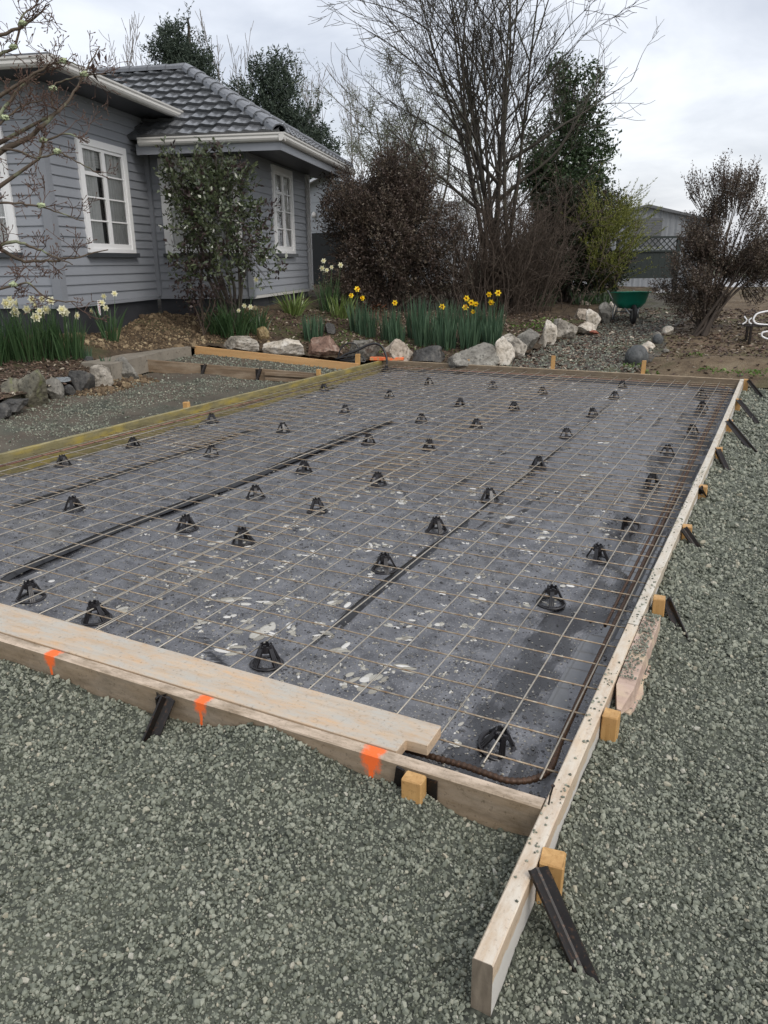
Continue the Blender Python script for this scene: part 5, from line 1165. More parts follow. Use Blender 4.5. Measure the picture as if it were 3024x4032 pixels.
# bare tree with many stems and a thicket of shoots at its foot
root = empty('bare_tree', (-5.58, 15.43, .55)); tag(root, 'tall bare deciduous tree with many stems fanning out against the sky', 'tree'); out = []; bs = np.array(root.location)
PB = dict(seg=10, wob=.075, up=[.020, .0, .02, .02], depth=3, kids=[10, 7, 5, 0], ang=.62, len=(.26, .46), rmin=.0038, rk=.5, taper=.10)
for k in range(13):
    a = rng.uniform(0, 6.3); s = rng.uniform(.02, .36) if k > 3 else rng.uniform(0, .08); lat = np.array([.89, .456, 0])*rng.uniform(-.32, .20)
    st = np.array([-5.58+.45*math.cos(a)*rng.random(), 15.43+.45*math.sin(a)*rng.random(), .5]); grow(st, (lat[0], lat[1]+rng.normal(0, .10), 1), rng.uniform(6.0, 8.4), rng.uniform(.035, .065), 0, PB, out)
for sg, zz_ in ((1, 2.9), (1, 3.6), (-1, 3.2), (-1, 2.4)):                # wide low limbs
    grow((-5.58, 15.43, zz_), (.89*sg, .456*sg, .75), rng.uniform(3.4, 4.2), .045, 1, dict(PB, wob=.09, up=[.0, -.01, .02, .03]), out)
branches_obj('trunk', [(p-bs, r, d) for p, r, d in out], M_bk_tree, root, .0045)
print('bare tree branches', len(out))
root = empty('bare_thicket', (-5.35, 15.0, .50)); tag(root, 'dense thicket of brown leafless shoots round the foot of the bare tree', 'shrub'); out = []; bs = np.array(root.location)
for k in range(360):
    l = rng.normal(0, .50); st = np.array([-5.35+.89*l+rng.normal(0, .12), 15.0+.456*l+rng.normal(0, .35), .42]); ln = rng.uniform(1.0, 2.7)
    grow(st, (rng.normal(0, .16)+l*.22, rng.normal(0, .14), 1), ln, rng.uniform(.007, .016), 0, dict(seg=6, wob=.13, up=[.02, -.02, .0], depth=2, kids=[5, 2, 0], ang=.75, len=(.18, .45), rmin=.0035, rk=.6), out)
for k in range(40):
    grow((-4.9+rng.normal(0, .25), 14.7+rng.normal(0, .25), .5), (rng.normal(.3, .4), rng.normal(0, .4), .5), rng.uniform(.5, 1.1), .006, 1, dict(seg=5, wob=.2, up=[0, -.05, -.03], depth=2, kids=[3, 3, 0], ang=.7, len=(.3, .6), rmin=.003), out)
branches_obj('shoots', [(p-bs, r, d) for p, r, d in out], M_bk_thick, root, .0038)
# feathery half-bare tree further back
root = empty('feathery_tree', (-10.0, 19.6, .85)); tag(root, 'feathery pale green half bare tree between the house and the bare tree', 'tree'); out = []; bs = np.array(root.location)
PF = dict(seg=7, wob=.09, up=[.02, .03, -.01, -.05], depth=3, kids=[8, 5, 4, 0], ang=.55, len=(.3, .5), rmin=.005, rk=.5)
for k in range(5): grow((-10.0+rng.normal(0, .15), 19.6, .85), (rng.normal(0, .25), rng.normal(.05, .15), 1), rng.uniform(4.2, 5.4), .05, 0, PF, out)
branches_obj('trunk', [(p-bs, r, d) for p, r, d in out], M_bk_grey, root, .006)
tips = np.concatenate([p[2:] for p, r, d in out if d >= 2]); tips = np.repeat(tips, 2, 0)+rng.normal(0, .07, (len(tips)*2, 3)); Dd = rdir(len(tips)); Dd[:, 2] -= .5
V, F = leaf_mesh(tips-bs, Dd, rdir(len(tips)), rng.uniform(.07, .15, len(tips)), np.full(len(tips), .017)); link('crown', make_mesh('crown', V, F, M_lf_fea), root)
# macrocarpas behind the roof
def macro(base, lumps, lb, n):
    root = empty('macrocarpa_tree', base); tag(root, lb, 'tree', 'dark conifers beyond the house'); bs = np.array(base)
    (V, F), (B, E_) = crown(breakup(lumps, 70, .5, 1.05, .95)+[max(lumps, key=lambda q: q[2])], int(n*2.6), 12, .55, .20, .07, .5, .45); link('crown', make_mesh('crown', V-bs, F, M_lf_mac), root)
    T = Tubes(); lm = np.array(lumps); top = lm[np.argmax(lm[:, 2])]
    T.add(np.array([bs, (bs+top[:3])/2+(.2, 0, 0), top[:3]])-bs, [.5, .3, .05], 8)
    for l in lm: T.add(np.array([bs*(1-.35)+top[:3]*.35, l[:3]])-bs, [.16, .04], 5)
    T.obj('trunk', M_bk_dark, root)
macro((-33.9, 38.8, .9), [(-34.01, 39.57, 14.85, .60, 1.1), (-34.39, 38.94, 13.69, 1.3, .92), (-33.05, 39.69, 13.82, .77, 1.23), (-35.13, 38.35, 13.11, .8, .77), (-33.95, 38.74, 12.4, 2.0, 1.1), (-32.63, 39.52, 12.80, .61, .92), (-34, 38.8, 10.5, 2.4, 1.6), (-36.0, 38.3, 12.9, .35, .9), (-33.95, 39.6, 15.6, .25, .6)], 'tall dark conifer rising behind the roof ridge', 1500)
macro((-26.6, 36.8, .9), [(-27.14, 37.10, 11.40, .40, .80), (-27.20, 36.73, 10.47, .62, .98), (-27.73, 36.22, 9.81, .70, .98), (-26.9, 36.8, 8.8, 1.2, 1.3), (-27.3, 36.6, 7.2, 1.7, 1.5)], 'dark conifer with a narrow top, left of the pair beyond the roof', 800)
macro((-25.2, 37.1, .9), [(-25.97, 37.41, 10.59, .70, 1.0), (-25.9, 36.9, 9.26, 1.1, 1.26), (-24.80, 37.23, 8.45, 1.16, 1.40), (-24.05, 37.27, 7.51, 1.02, .98), (-23.60, 37.65, 7.5, .56, .84), (-25.2, 36.8, 7.0, 1.8, 1.5), (-24.2, 37.2, 5.8, 1.5, 1.3)], 'broad dark conifer, right of the pair beyond the roof', 1100)
# far leafless poplars
PP = dict(seg=8, wob=.03, up=[.02, .10, .08], depth=2, kids=[26, 7, 0], ang=.50, len=(.16, .30), rmin=.022, rk=.32, taper=.2); PP['from'] = .15
pops = [(-62.4, 62.5, 19.2), (-60.6, 62.0, 20.2), (-58.5, 62.9, 19.6), (-56.5, 63.7, 18.4), (-52.6, 66.1, 20.1), (-51.0, 66.7, 19.2), (-48.8, 67.5, 18.2), (-46.4, 68.5, 16.6), (-44.4, 69.2, 16.9), (-42.5, 70.4, 17.3), (-40.6, 71.2, 16.8), (-39.2, 71.7, 16.0), (-37.5, 72.2, 14.2), (-35, 73, 13.4), (-33, 73.5, 12.6), (-31.6, 73.7, 12.2), (-30.1, 74.6, 12.4), (-28.2, 75.4, 11.5), (-26, 76, 11)]
pm = []
for v in range(3):
    out = []; grow((0, 0, 0), (0, 0, 1), 15, .16, 0, PP, out); T = Tubes()
    for p, r, d in out: T.add(p, np.maximum(r, .020), 4 if d == 0 else 3)
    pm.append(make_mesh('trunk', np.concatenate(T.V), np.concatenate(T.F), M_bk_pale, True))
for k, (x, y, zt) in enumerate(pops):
    root = empty('poplar_tree', (x, y, .9), rng.uniform(0, 6.3)); s = (zt-.9)/15.2; root.scale = (s, s, s)
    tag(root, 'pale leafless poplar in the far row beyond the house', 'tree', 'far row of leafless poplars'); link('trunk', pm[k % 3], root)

# bare magnolia leaning in from the left
MAG = [[(-8.04,4.13,2.39),(-7.72,4.47,2.85),(-7.62,4.71,2.96),(-7.46,4.84,3.11),(-7.41,5.08,3.30),(-7.36,5.34,3.55),(-7.27,5.49,3.83),(-7.29,5.72,4.09)],[(-7.76,4.06,2.58),(-7.53,4.43,3.24),(-7.41,4.56,3.43),(-7.31,4.67,3.58),(-7.25,4.87,3.66),(-7.08,4.99,3.74)],[(-7.84,4.36,3.51),(-7.64,4.59,3.83),(-7.50,4.68,3.88),(-7.61,4.90,4.26),(-7.56,5.13,4.41)],[(-7.80,4.42,3.98),(-7.55,4.55,3.98),(-7.39,4.66,4.05),(-7.23,4.78,4.16),(-7.13,4.89,4.31)],[(-7.75,4.00,2.00),(-7.40,4.08,1.73),(-7.30,4.24,1.64),(-7.04,4.38,1.65),(-6.79,4.51,1.67),(-6.59,4.80,1.77)],[(-7.57,3.80,1.59),(-7.27,4.06,1.88),(-7.14,4.24,1.80),(-6.97,4.30,1.72),(-6.71,4.39,1.61)],[(-7.76,4.18,2.90),(-7.49,4.41,3.13),(-7.43,4.65,3.32),(-7.26,4.75,3.35)],[(-7.72,4.47,2.85),(-7.57,4.55,2.85),(-7.33,4.63,2.74),(-7.11,4.77,2.82),(-6.86,4.85,2.68),(-6.76,5.01,2.58)],[(-7.62,4.02,2.26),(-7.27,4.20,2.26),(-7.15,4.40,2.24),(-7.09,4.55,2.19),(-6.77,4.67,2.08)],[(-7.44,3.77,1.33),(-7.22,3.90,1.38),(-7.03,4.02,1.43),(-6.91,4.15,1.24),(-6.72,4.38,1.20)],[(-7.41,5.08,3.30),(-7.50,5.07,3.41),(-7.60,5.25,3.64),(-7.38,5.39,3.72),(-7.17,5.66,3.77)],[(-7.31,4.67,3.58),(-7.17,4.78,3.69),(-6.98,4.90,3.74),(-6.80,4.97,3.68)],[(-7.33,4.63,2.74),(-7.41,4.81,2.95),(-7.19,4.96,3.05),(-6.94,5.05,2.94)]]
root = empty('magnolia_tree', (-8.35, 3.25, .15)); tag(root, 'bare magnolia with lichen and buds leaning in from the side of the house', 'tree'); bs = np.array(root.location)
T1, T2 = Tubes(), Tubes(); T1.add(np.array([(-8.35, 3.25, .0), (-8.3, 3.4, .9), (-8.22, 3.7, 1.6), (-8.12, 3.95, 2.2), (-8.04, 4.13, 2.39)])-bs, [.10, .085, .07, .055, .045], 8)
T1.add(np.array([(-8.12, 3.95, 2.2), (-8.05, 4.2, 3.0), (-7.95, 4.35, 3.9), (-7.8, 4.5, 4.6)])-bs, [.05, .04, .03, .015], 7)
buds = []; lich = []; tw = dict(seg=4, wob=.22, up=[.02, .06, .05], depth=2, kids=[3, 2, 0], ang=.85, len=(.35, .65), rmin=.0035, rk=.6)
for bi, l in enumerate(MAG):
    P = np.array(l); s = np.arange(len(P)); n = len(P)*4; t = np.linspace(0, len(P)-1, n); Q = np.stack([np.interp(t, s, P[:, k]) for k in range(3)], -1); Q[1:-1] = (Q[:-2]+Q[1:-1]*2+Q[2:])/4; Q += rng.normal(0, .006, Q.shape)
    r0 = .040 if bi == 0 else .024 if bi < 6 else .016
    T1.add(Q-bs, np.linspace(r0, .006, n), 6)
    if bi not in (4, 5, 9): 
        m_ = P[0]; q = np.array([-8.2, 3.75+.2*rng.random(), max(1.2, m_[2]-.9)]); T1.add(np.array([q, (q+m_)/2+(0, 0, .06), m_])-bs, [.035, .028, r0*.98], 6)
    else: T1.add(np.array([(-8.26, 3.55, 1.2), P[0]])-bs, [.035, r0], 6)
    ntw = 17 if bi == 0 else 10
    for k in range(ntw):
        i = rng.integers(2, n-1); d = Q[min(i+1, n-1)]-Q[i-1]; d /= np.linalg.norm(d)+1e-9; o2 = []
        grow(Q[i], d*.5+rdir(1)[0]*.8+np.array([0, 0, .15]), rng.uniform(.12, .34), .0060, 0, tw, o2)
        for p, r, dp in o2: T2.add(p-bs, np.maximum(r, .0032), 3); buds.append((p[-1], p[-1]-p[-2]))
    if rng.random() < .8:
        i = rng.integers(3, n-6); lich.append(Q[i])
T1.obj('trunk', M_bk_mag, root); T2.obj('twigs', M_tw_mag, root)
g_ = Geo(); T3 = Tubes()
for p, d in buds: d = d/(np.linalg.norm(d)+1e-9); T3.add(np.array([p-d*.004, p+d*.006, p+d*.016, p+d*.026])-bs, [.003, .0065, .005, .001], 4)
T3.obj('buds', M_tw_mag, root)
M_lich = mat_plain('pale_green_lichen', (0.42, 0.48, 0.30), .9, var=.25, scale=40)
for p in lich:
    V, F = ICO3; Q = V*.032*(1+.5*fbm(V*4, 3, int(rng.integers(99)))[:, None])*np.array([1.4, 1, .8]); link('lichen', make_mesh('lichen', Q, F, M_lich), root, tuple(p-bs+(0, 0, .015)))
C = np.array([(-7.28, 5.52, 3.83), (-7.25, 5.58, 3.95), (-7.3, 5.6, 3.9), (-7.2, 5.62, 4.02), (-7.33, 5.5, 3.75), (-7.22, 5.5, 3.78), (-7.13, 5.66, 3.98)]); n = len(C)
V, F = leaf_mesh(C-bs, np.tile([.2, 0, -1.0], (n, 1))+rng.normal(0, .3, (n, 3)), rdir(n), np.full(n, .13), np.full(n, .05)); link('dead_leaves', make_mesh('dead_leaves', V, F, M_lf_camd), root)

# ------------------------------------------------------------------ daffodils and other clumps
def flower_mesh(double, c1, c2):
    g = Geo(); npet = 6
    for ring, (R, zt, npet, off) in enumerate(((.042, .004, 6, 0), (.030, .012, 6, .5), (.02, .018, 6, .2)) if double else ((.042, .0, 6, 0),)):
        for k in range(npet):
            a = (k+off)*2*math.pi/npet; e = np.array([math.cos(a), math.sin(a), 0]); s = np.array([-e[1], e[0], 0]); u = np.array([0, 0, 1.])
            V = [e*.004, e*R*.55+s*R*.34+u*zt, e*R+u*(zt+.004), e*R*.55-s*R*.34+u*zt]; g.add(V, [(0, 1, 2, 3)], 0)
    if double: g.lathe([(.012, .004), (.014, .018), (.004, .022)], 6, m=1)
    else: g.lathe([(.010, .0), (.012, .02), (.019, .034), (.014, .032), (.006, .006)], 10, m=1)
    return g.mesh('flower', [c1, c2])
FL_W = flower_mesh(True, M_crm, M_crm2); FL_Y = flower_mesh(False, M_yel, M_ora)
def blades(n, R, h, w, spread, droop, mat, name, root, bs):
    k = 6; t = np.linspace(0, 1, k); a = rng.uniform(0, 6.3, n); rr = R*np.sqrt(rng.random(n)); B = np.stack([rr*np.cos(a)*1.0, rr*np.sin(a), np.zeros(n)], -1)
    az = a+rng.normal(0, .7, n); ln = h*rng.uniform(.6, 1.12, n); sp = spread*rng.uniform(.3, 1.3, n)*(.4+rr/R*.8); dr = droop*rng.random(n)**2
    e = np.stack([np.cos(az), np.sin(az), np.zeros(n)], -1); P = np.zeros((n, k, 3))
    for i in range(k):
        out = sp*t[i]+dr*t[i]**3*1.4; up = t[i]*(1-.15*sp)-dr*t[i]**3*.9
        P[:, i] = B+e*(out*ln)[:, None]+np.array([0, 0, 1.])*(up*ln)[:, None]
    tw = rng.uniform(0, 6.3, n); s = np.stack([np.cos(tw), np.sin(tw), np.zeros(n)], -1); wd = w*rng.uniform(.7, 1.2, n)[:, None]*np.array([.8, 1, 1, .9, .65, .08])[None, :]
    V = np.stack([P-s[:, None]*wd[..., None]*.5, P+s[:, None]*wd[..., None]*.5], 2).reshape(-1, 3); V[:, 2] -= .02
    i, j = np.meshgrid(np.arange(n), np.arange(k-1), indexing='ij'); q = i*k*2+j*2; F = np.stack([q, q+1, q+3, q+2], -1).reshape(-1, 4)
    return link(name, make_mesh(name, V, F, mat, True), root)
M_stem = mat_plain('green_stem', (0.07, 0.12, 0.04), .5)
def clump(x, y, n, R, h, label, mat=None, flowers=(), fl=None, w=.016, spread=.18, droop=.12, name='daffodil_clump', cat='daffodils', grp='daffodil clumps', z=None, fscale=1.0):
    zz_ = float(Hgarden(np.array(x), np.array(y))) if z is None else z
    root = empty(name, (x, y, zz_)); tag(root, label, cat, grp); blades(n, R, h, w, spread, droop, mat or M_blade, 'leaves', root, None)
    for (dx, dy, dz, ang) in flowers:
        dz = dz*1.18 if fl is FL_Y else dz
        P = np.array([(dx*.4, dy*.4, 0), (dx*.7, dy*.7, dz*.5), (dx, dy, dz*.93), (dx, dy, dz)]); q = Vector((math.sin(ang)*.9, -math.cos(ang)*.9, rng.normal(.0, .25)))
        g = Geo(); g.tube(P, .0035, 4); g.obj('stem', M_stem, root)
        f = link('flower', fl, root, (dx, dy, dz)); f.rotation_mode = 'QUATERNION'; f.rotation_quaternion = q.to_track_quat('Z', 'Y'); s = rng.uniform(.9, 1.2)*fscale; f.scale = (s, s, s)
    return root
def fl_spread(n, R, h, a0=.5): return [(rng.normal(0, R*.75), rng.normal(-R*.3, R*.5), h*rng.uniform(.86, 1.12), a0+rng.normal(0, .7)) for _ in range(n)]
clump(-9.50, 5.30, 190, .34, .74, 'clump of white double daffodils cut by the photo edge below the magnolia', M_blade, fl_spread(13, .40, .76), FL_W, fscale=1.6)
clump(-9.10, 5.62, 190, .32, .72, 'large middle clump of white double daffodils below the magnolia', M_blade, fl_spread(14, .36, .74), FL_W, fscale=1.6)
clump(-8.82, 5.92, 150, .25, .66, 'white double daffodils nearest the concrete path', M_blade, fl_spread(9, .28, .68), FL_W, fscale=1.6)
clump(-9.3, 4.9, 110, .26, .55, 'dark green leaf clump at the photo edge by the rocks', M_blade, fl_spread(3, .3, .6), FL_W, fscale=1.2)
clump(-9.20, 7.15, 60, .13, .62, 'slim clump with four white daffodils by the warning tag', M_blade, [(-.02, 0, .70, .3), (-.05, -.03, .60, .8), (-.01, .0, .52, .5), (.16, .05, .74, .9), (-.22, -.1, .48, -.2)], FL_W, spread=.30, fscale=1.2)
clump(-8.62, 6.10, 34, .09, .24, 'small green shoots on the bed beside the concrete path', M_blade2)
clump(-8.28, 6.15, 12, .05, .20, 'few thin shoots at the edge of the concrete path', M_blade2)
clump(-8.25, 9.10, 190, .26, .68, 'large dark green leaf clump at the foot of the camellia', M_blade, [(.33, -.05, .52, .2), (.42, 0, .50, .7), (.24, -.1, .44, .1), (.5, .1, .95, .6)], FL_W, spread=.32, droop=.35, w=.02, fscale=1.1)
clump(-8.55, 9.0, 90, .16, .50, 'leaning leaf clump on the house side of the camellia foot', M_blade, spread=.4, droop=.4)
clump(-7.95, 9.45, 80, .14, .52, 'leaf clump on the path side of the camellia foot', M_blade, spread=.3, droop=.3)
clump(-8.05, 10.75, 70, .15, .52, 'light green strap leaved clump by the house wall', M_strap, w=.03, spread=.5, droop=.6, name='strap_leaf_clump', cat='plant', grp=None)
clump(-7.95, 11.9, 90, .18, .70, 'tall clump of white daffodils by the house corner', M_blade, [(-.05, -.05, .98, .3), (.10, 0, .86, .7), (.02, -.05, .80, .1), (-.12, .0, .84, .4), (.28, .05, .90, .9)], FL_W, fscale=1.25)
clump(-7.55, 11.7, 80, .2, .50, 'green leaf clump between the house corner and the bronze bush', M_strap, spread=.35, w=.02)
clump(-7.15, 10.00, 95, .17, .46, 'neat blue green leaf clump behind the reddish rock', M_blade2, w=.022, spread=.14, droop=.02)
YC = [(-6.88, 11.2, 60, .14, .46, 'clump with two yellow daffodils near the bronze bush', [(-.10, -.05, .56, .2), (.12, 0, .52, -.2), (.0, 0, .66, .9)]), (-6.62, 11.1, 60, .15, .44, 'clump just right of the two yellow daffodils', []), (-6.18, 11.2, 70, .16, .46, 'clump with one drooping yellow daffodil', [(.15, -.1, .56, .3)]),
      (-5.92, 10.95, 40, .12, .36, 'short light clump in front of the drooping daffodil', []), (-5.75, 11.5, 80, .18, .60, 'tall leaf clump at the middle of the yellow daffodil row', []), (-5.42, 11.1, 85, .17, .48, 'leaf clump above the dark flat topped rock', []), (-5.15, 11.5, 85, .18, .58, 'tall leaf clump left of the open yellow daffodils', [(-.1, 0, .52, .4)]),
      (-4.95, 10.95, 80, .17, .46, 'leaf clump straight behind the largest grey rock', []), (-4.72, 11.6, 95, .18, .56, 'clump carrying the bunch of four yellow daffodils', [(-.08, -.02, .66, .1), (.02, -.04, .60, .3), (.10, -.02, .58, .5), (-.12, .03, .52, .6), (.05, 0, .46, .2)]),
      (-4.55, 11.1, 80, .16, .46, 'leaf clump in front of the bunch of four daffodils', []), (-4.38, 11.75, 95, .18, .56, 'last tall clump with two yellow daffodils by the path', [(-.05, 0, .72, .2), (.12, 0, .74, .4), (.0, .0, .6, 0)]), (-4.20, 11.3, 60, .13, .44, 'leaf clump nearest the path behind the white craggy rock', [])]
for (x, y, n, R, h, lb, fl) in YC: clump(x, y, int(n*1.35), R*1.1, h*1.25, lb, M_blade2, fl, FL_Y, w=.020, spread=.15, droop=.04, fscale=1.35)
clump(-3.95, 17.1, 90, .25, .42, 'far green leaf clump behind the wheelbarrow tray', M_blade, spread=.3); clump(-3.5, 17.3, 80, .22, .42, 'second far leaf clump beside the wheelbarrow', M_blade, spread=.3); clump(-4.6, 16.2, 60, .2, .35, 'far leaf clump under the dark green bush', M_blade, spread=.3)
def leafy(x, y, z, n, R, h, lb, mat=M_weed, L=.06, W=.03):
    root = empty('leafy_weed', (x, y, z)); tag(root, lb, 'weed', 'low weeds'); a = rng.uniform(0, 6.3, n); r = R*np.sqrt(rng.random(n))
    C = np.stack([r*np.cos(a), r*np.sin(a), h*rng.random(n)*(1-r/R*.5)], -1); D = np.stack([np.cos(a), np.sin(a), rng.uniform(-.1, .9, n)], -1)+rdir(n)*.4
    V, F = leaf_mesh(C, D, rdir(n, 1.0), L*rng.uniform(.5, 1.2, n), W*rng.uniform(.6, 1.2, n)); link('leaves', make_mesh('leaves', V, F, mat), root)
for (x, y, lb, n, R, h) in ((-1.62, 10.62, 'green weed below the dark rounded stone', 34, .13, .10), (-.72, 11.0, 'small bright weed on the clay bank', 22, .08, .07), (-.42, 10.35, 'low weed on the bank behind the far board', 40, .16, .06), (-.02, 10.3, 'weed patch behind the far corner of the slab', 60, .22, .07), (.35, 10.35, 'last weed patch on the bank at the photo edge', 50, .2, .08), (-1.25, 10.25, 'weed close behind the far board', 20, .1, .05)):
    leafy(x, y, float(Hpath(np.array(x), np.array(y)))+.16*math.exp(-((y-10.9)/.55)**2)*float(sstep(-1.5, -.6, np.array(x))), n, R, h, lb)
leafy(-3.75, 13.6, .30, 140, .35, .28, 'leafy green weed behind the white rocks on the path edge', M_strap, .07, .04); leafy(-4.1, 13.0, .28, 90, .3, .2, 'leafy weed beside the last yellow daffodils', M_weed, .06, .04)
leafy(-7.4, 12.5, .50, 260, .45, .45, 'rusty leaved low shrub under the bronze bush', mat_leaf('rusty_leaf', (0.12, 0.05, 0.025), (0.22, 0.10, 0.05)), .06, .03)
n = 900; P = ground_pts(n, [(-8.2, 9.6), (-6.5, 10.1), (-4.2, 10.5), (-3.8, 12.5), (-6.0, 12.6), (-7.8, 11.5)], Hg); D = rdir(len(P), .8)
V, F = leaf_mesh(P, D, rdir(len(P), .5), rng.uniform(.03, .07, len(P)), rng.uniform(.015, .03, len(P))); tag(link('ground_weeds', make_mesh('ground_weeds', V, F, M_weed)), 'sparse green seedlings over the garden bed', 'weeds', None, 'stuff')

# ------------------------------------------------------------------ wheelbarrow
M_green = mat_plain('green_plastic_tray', (0.008, 0.19, 0.125), .35, var=.12, scale=6, spec=.5); M_galv = mat_plain('galvanised_tube', (0.24, 0.25, 0.25), .4, .6, var=.2); M_rub = mat_plain('black_rubber', (0.018, 0.018, 0.018), .7)
wb_ = empty('wheelbarrow', (-2.36, 14.75, .335), math.radians(24)); tag(wb_, 'green plastic wheelbarrow standing on the path with its wheel towards the slab', 'wheelbarrow')
g_ = Geo(); n = 28; V = []; sh = []
for (sx, sy, z, cy) in ((.21, .28, .30, .42), (.30, .38, .42, .40), (.345, .46, .62, .38), (.375, .50, .625, .38), (.375, .50, .605, .38), (.335, .45, .60, .38), (.28, .36, .445, .40), (.18, .24, .375, .42)):
    for k in range(n):
        a = k*2*math.pi/n; c, s = math.cos(a), math.sin(a); q = (abs(c)**3.2+abs(s)**3.2)**(-1/3.2); V.append((c*q*sx, cy+s*q*sy, z+(.03*(-s) if z > .5 else 0)))
F = [(j*n+k, j*n+(k+1) % n, (j+1)*n+(k+1) % n, (j+1)*n+k) for j in range(7) for k in range(n)]+[tuple(range(n))[::-1], tuple(7*n+k for k in range(n))]
g_.add(V, F); g_.obj('tray', M_green, wb_, True)
g_ = Geo(); g_.lathe([(.10, -.035), (.165, -.035), (.19, -.02), (.195, 0), (.19, .02), (.165, .035), (.10, .035)], 24, close=True); wh = g_.obj('wheel', M_rub, wb_, True, (0, -.02, .195), (0, HP, 0))
g_ = Geo(); g_.lathe([(0, -.02), (.10, -.03), (.10, .03), (0, .02)], 16); g_.obj('rim', M_galv, wh)
for sx in (-1, 1):
    g_ = Geo(); g_.tube([(sx*.07, -.02, .195), (sx*.16, .2, .34), (sx*.24, .75, .40), (sx*.28, 1.25, .62)], .016, 8); g_.obj('handle', M_galv, wb_, True)
    g_ = Geo(); g_.tube([(sx*.20, .50, .38), (sx*.24, .55, .2), (sx*.27, .60, .005)], .016, 8); g_.tube([(sx*.20, .80, .40), (sx*.25, .72, .2), (sx*.27, .60, .005)], .014, 8); g_.obj('leg', M_galv, wb_, True)
g_ = Geo(); g_.tube([(-.235, .53, .22), (.235, .53, .22)], .012, 8); g_.tube([(-.09, .0, .28), (.09, .0, .28)], .012, 8); g_.obj('brace', M_galv, wb_, True)
# ------------------------------------------------------------------ shed, lattice fence, gate
yaw = math.radians(27.3)
shed = empty('shed', (-4.35, 24.4, .75), yaw); tag(shed, 'grey corrugated shed with a low gable and a dark shutter', 'shed')
M_corr = mat_plain('grey_corrugated_steel', (0.20, 0.212, 0.225), .45, .1, var=.08); M_shr = mat_plain('dark_shed_roof', (0.10, 0.105, 0.11), .4); M_fen = mat_plain('dark_green_fence_paint', (0.018, 0.026, 0.024), .55)
n = 60; xs = np.linspace(-1.2, 2.6, n); V = []
for x in xs: V += [(x, .012*math.sin(x*62), 0), (x, .012*math.sin(x*62), (2.42-abs(x-.5)*.22))]
Geo().add(V, [(2*i, 2*i+2, 2*i+3, 2*i+1) for i in range(n-1)]).obj('wall', M_corr, shed)
g_ = Geo(); g_.add([(-1.4, -.15, 2.05), (.5, -.15, 2.49), (2.8, -.15, 1.98), (-1.4, 4, 2.05), (.5, 4, 2.49), (2.8, 4, 1.98), (-1.4, -.15, 1.98), (.5, -.15, 2.42), (2.8, -.15, 1.91)], [(0, 1, 4, 3), (1, 2, 5, 4), (6, 7, 1, 0), (7, 8, 2, 1)]); g_.obj('roof', M_shr, shed)
for k in range(11): pbox('shutter_slat', M_shr, (.45, -.03, 1.30+.075*k), (1.15, .02, .07), shed)
g_ = Geo(); g_.box((1.4+.2, 2, 1.0), (.05, 3.9, 2.0)); g_.obj('side_wall', M_corr, shed, loc=(1.0, 0, 0))
fen = empty('lattice_fence', (-3.55, 18.85, .70), yaw); tag(fen, 'dark green board fence with a lattice top and legs in front of the shed', 'fence')
for k in range(10): pbox('board', M_fen, (.075+.149*k, 0, .78), (.145, .02, .62), fen)
pbox('rail', M_fen, (.75, -.02, 1.43), (1.52, .05, .05), fen); pbox('rail', M_fen, (.75, -.02, 1.10), (1.52, .05, .04), fen); pbox('rail', M_fen, (.75, -.02, .47), (1.52, .04, .05), fen)
for x in (-.02, 1.5): pbox('post', M_fen, (x, .0, .70), (.09, .09, 1.46), fen)
for s in (-1, 1):
    for k in range(11):
        g_ = Geo(); g_.box((0, 0, 0), (.022, .008, .44)); o_ = g_.obj('lattice_slat', M_fen, fen, loc=(.02+.148*k, -.002+.009*s, 1.265), rot=(0, s*math.radians(45), 0))
        if k in (0, 10): o_.scale = (1, 1, .55)
# ------------------------------------------------------------------ hoses at the far corner
M_hose = mat_plain('black_hose', (0.012, 0.012, 0.013), .35, spec=.5)
def hose(pts, r, lb, cat='hose'):
    P = np.array(pts, float); s = np.arange(len(P)); t = np.linspace(0, len(P)-1, len(P)*6); Q = np.stack([np.interp(t, s, P[:, k]) for k in range(3)], -1)
    for _ in range(6): Q[1:-1] = (Q[:-2]+2*Q[1:-1]+Q[2:])/4
    g = Geo(); g.tube(Q, r, 8); tag(g.obj('hose', M_hose, smooth=True), lb, cat, 'black hoses at the far corner')
hose([(-6.20, 9.30, .05), (-6.12, 9.36, .12), (-5.95, 9.46, .17), (-5.81, 9.55, .26), (-5.67, 9.62, .30), (-5.54, 9.64, .25), (-5.45, 9.62, .07), (-5.43, 9.58, -.07), (-5.45, 9.52, -.17)], .020, 'thick black hose arching over the far corner down onto the polythene')
hose([(-6.22, 9.30, .06), (-6.19, 9.34, .22), (-6.10, 9.42, .31), (-5.96, 9.5, .29), (-5.90, 9.48, .16), (-5.98, 9.42, .05), (-6.15, 9.36, .04)], .012, 'thin black hose looped behind the pine peg')
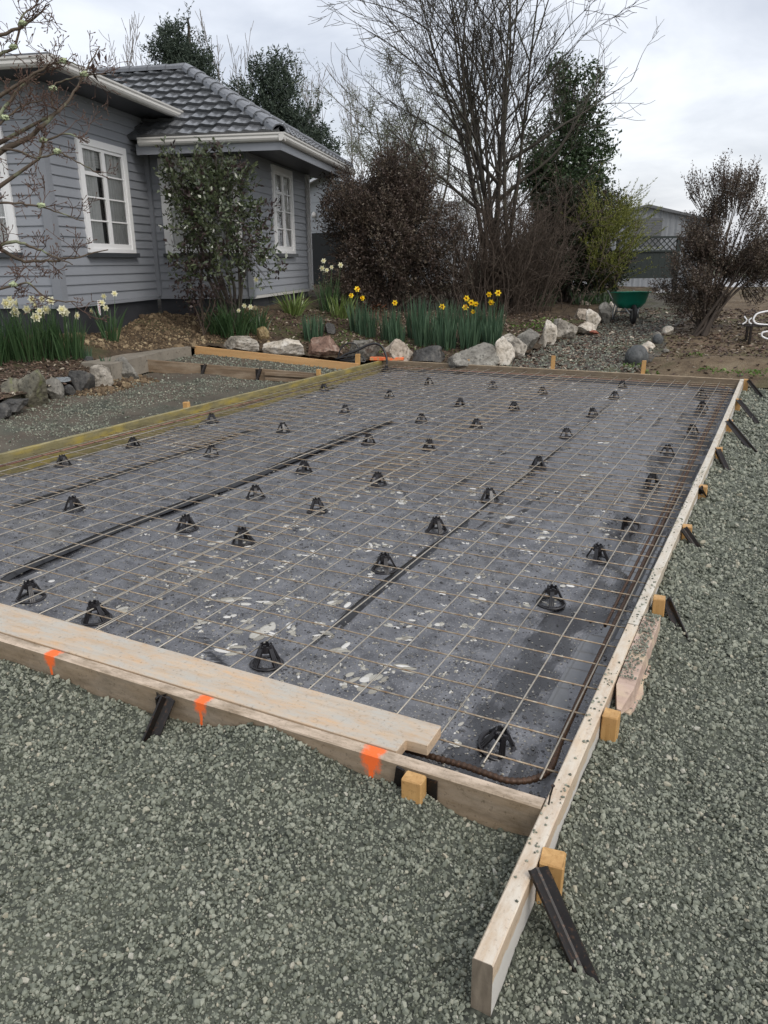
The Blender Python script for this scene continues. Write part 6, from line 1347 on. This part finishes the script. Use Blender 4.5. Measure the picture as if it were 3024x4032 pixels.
hose([(-6.25, 9.26, .05), (-6.0, 9.40, .10), (-5.84, 9.47, .09), (-5.76, 9.46, -.01), (-5.9, 9.36, .02), (-6.2, 9.3, .03)], .013, 'low coil of black hose on the gravel behind the pine peg')
# ------------------------------------------------------------------ trestle with white tube frames, on the bank
zt = .33
tr_ = empty('metal_bench', (-.12, 12.80, zt-.13), math.radians(24)); tag(tr_, 'black metal bench frame at the edge of the photo, on the bank', 'bench')
pbox('top', M_steel, (.45, 0, .30), (1.0, .05, .025), tr_); pbox('top', M_steel, (.45, .28, .30), (1.0, .05, .025), tr_)
for x in (.07, .85): pbox('leg', M_steel, (x, .0, .13), (.035, .04, .32), tr_); 
for x in (.12, .9): pbox('leg', M_steel, (x, .28, .13), (.035, .04, .32), tr_)
M_tub = mat_plain('white_tube', (0.70, 0.70, 0.69), .35)
def tubeframe(pts, r, lb, nm='tube_frame'):
    P = np.array(pts, float); s = np.arange(len(P)); t = np.linspace(0, len(P)-1, len(P)*5); Q = np.stack([np.interp(t, s, P[:, k]) for k in range(3)], -1)
    for _ in range(3): Q[1:-1] = (Q[:-2]+2*Q[1:-1]+Q[2:])/4
    g = Geo(); g.tube(Q, r, 8); tag(g.obj(nm, M_tub, smooth=True), lb, 'tube frame', 'white tube frames on the bench')
tubeframe([(.75, 13.30, .80), (.16, 13.04, .74), (-.01, 12.94, .70), (-.05, 12.90, .60), (.0, 12.90, .53), (.2, 12.98, .51), (.75, 13.2, .50)], .016, 'upper white tube frame lying on the black bench')
tubeframe([(.7, 13.0, .24), (.22, 12.86, .28), (.12, 12.84, .33), (.12, 12.85, .40), (.3, 12.92, .42), (.7, 13.05, .42)], .016, 'lower white tube frame under the black bench')
tubeframe([(-.19, 12.83, .655), (-.14, 12.83, .60), (-.15, 12.83, .56), (-.20, 12.80, .525)], .012, 'bent white tube end beside the black bench')
tubeframe([(-.07, 12.86, .63), (-.11, 12.85, .59), (-.10, 12.85, .55), (-.06, 12.86, .53)], .012, 'second bent white tube end touching the black bench')
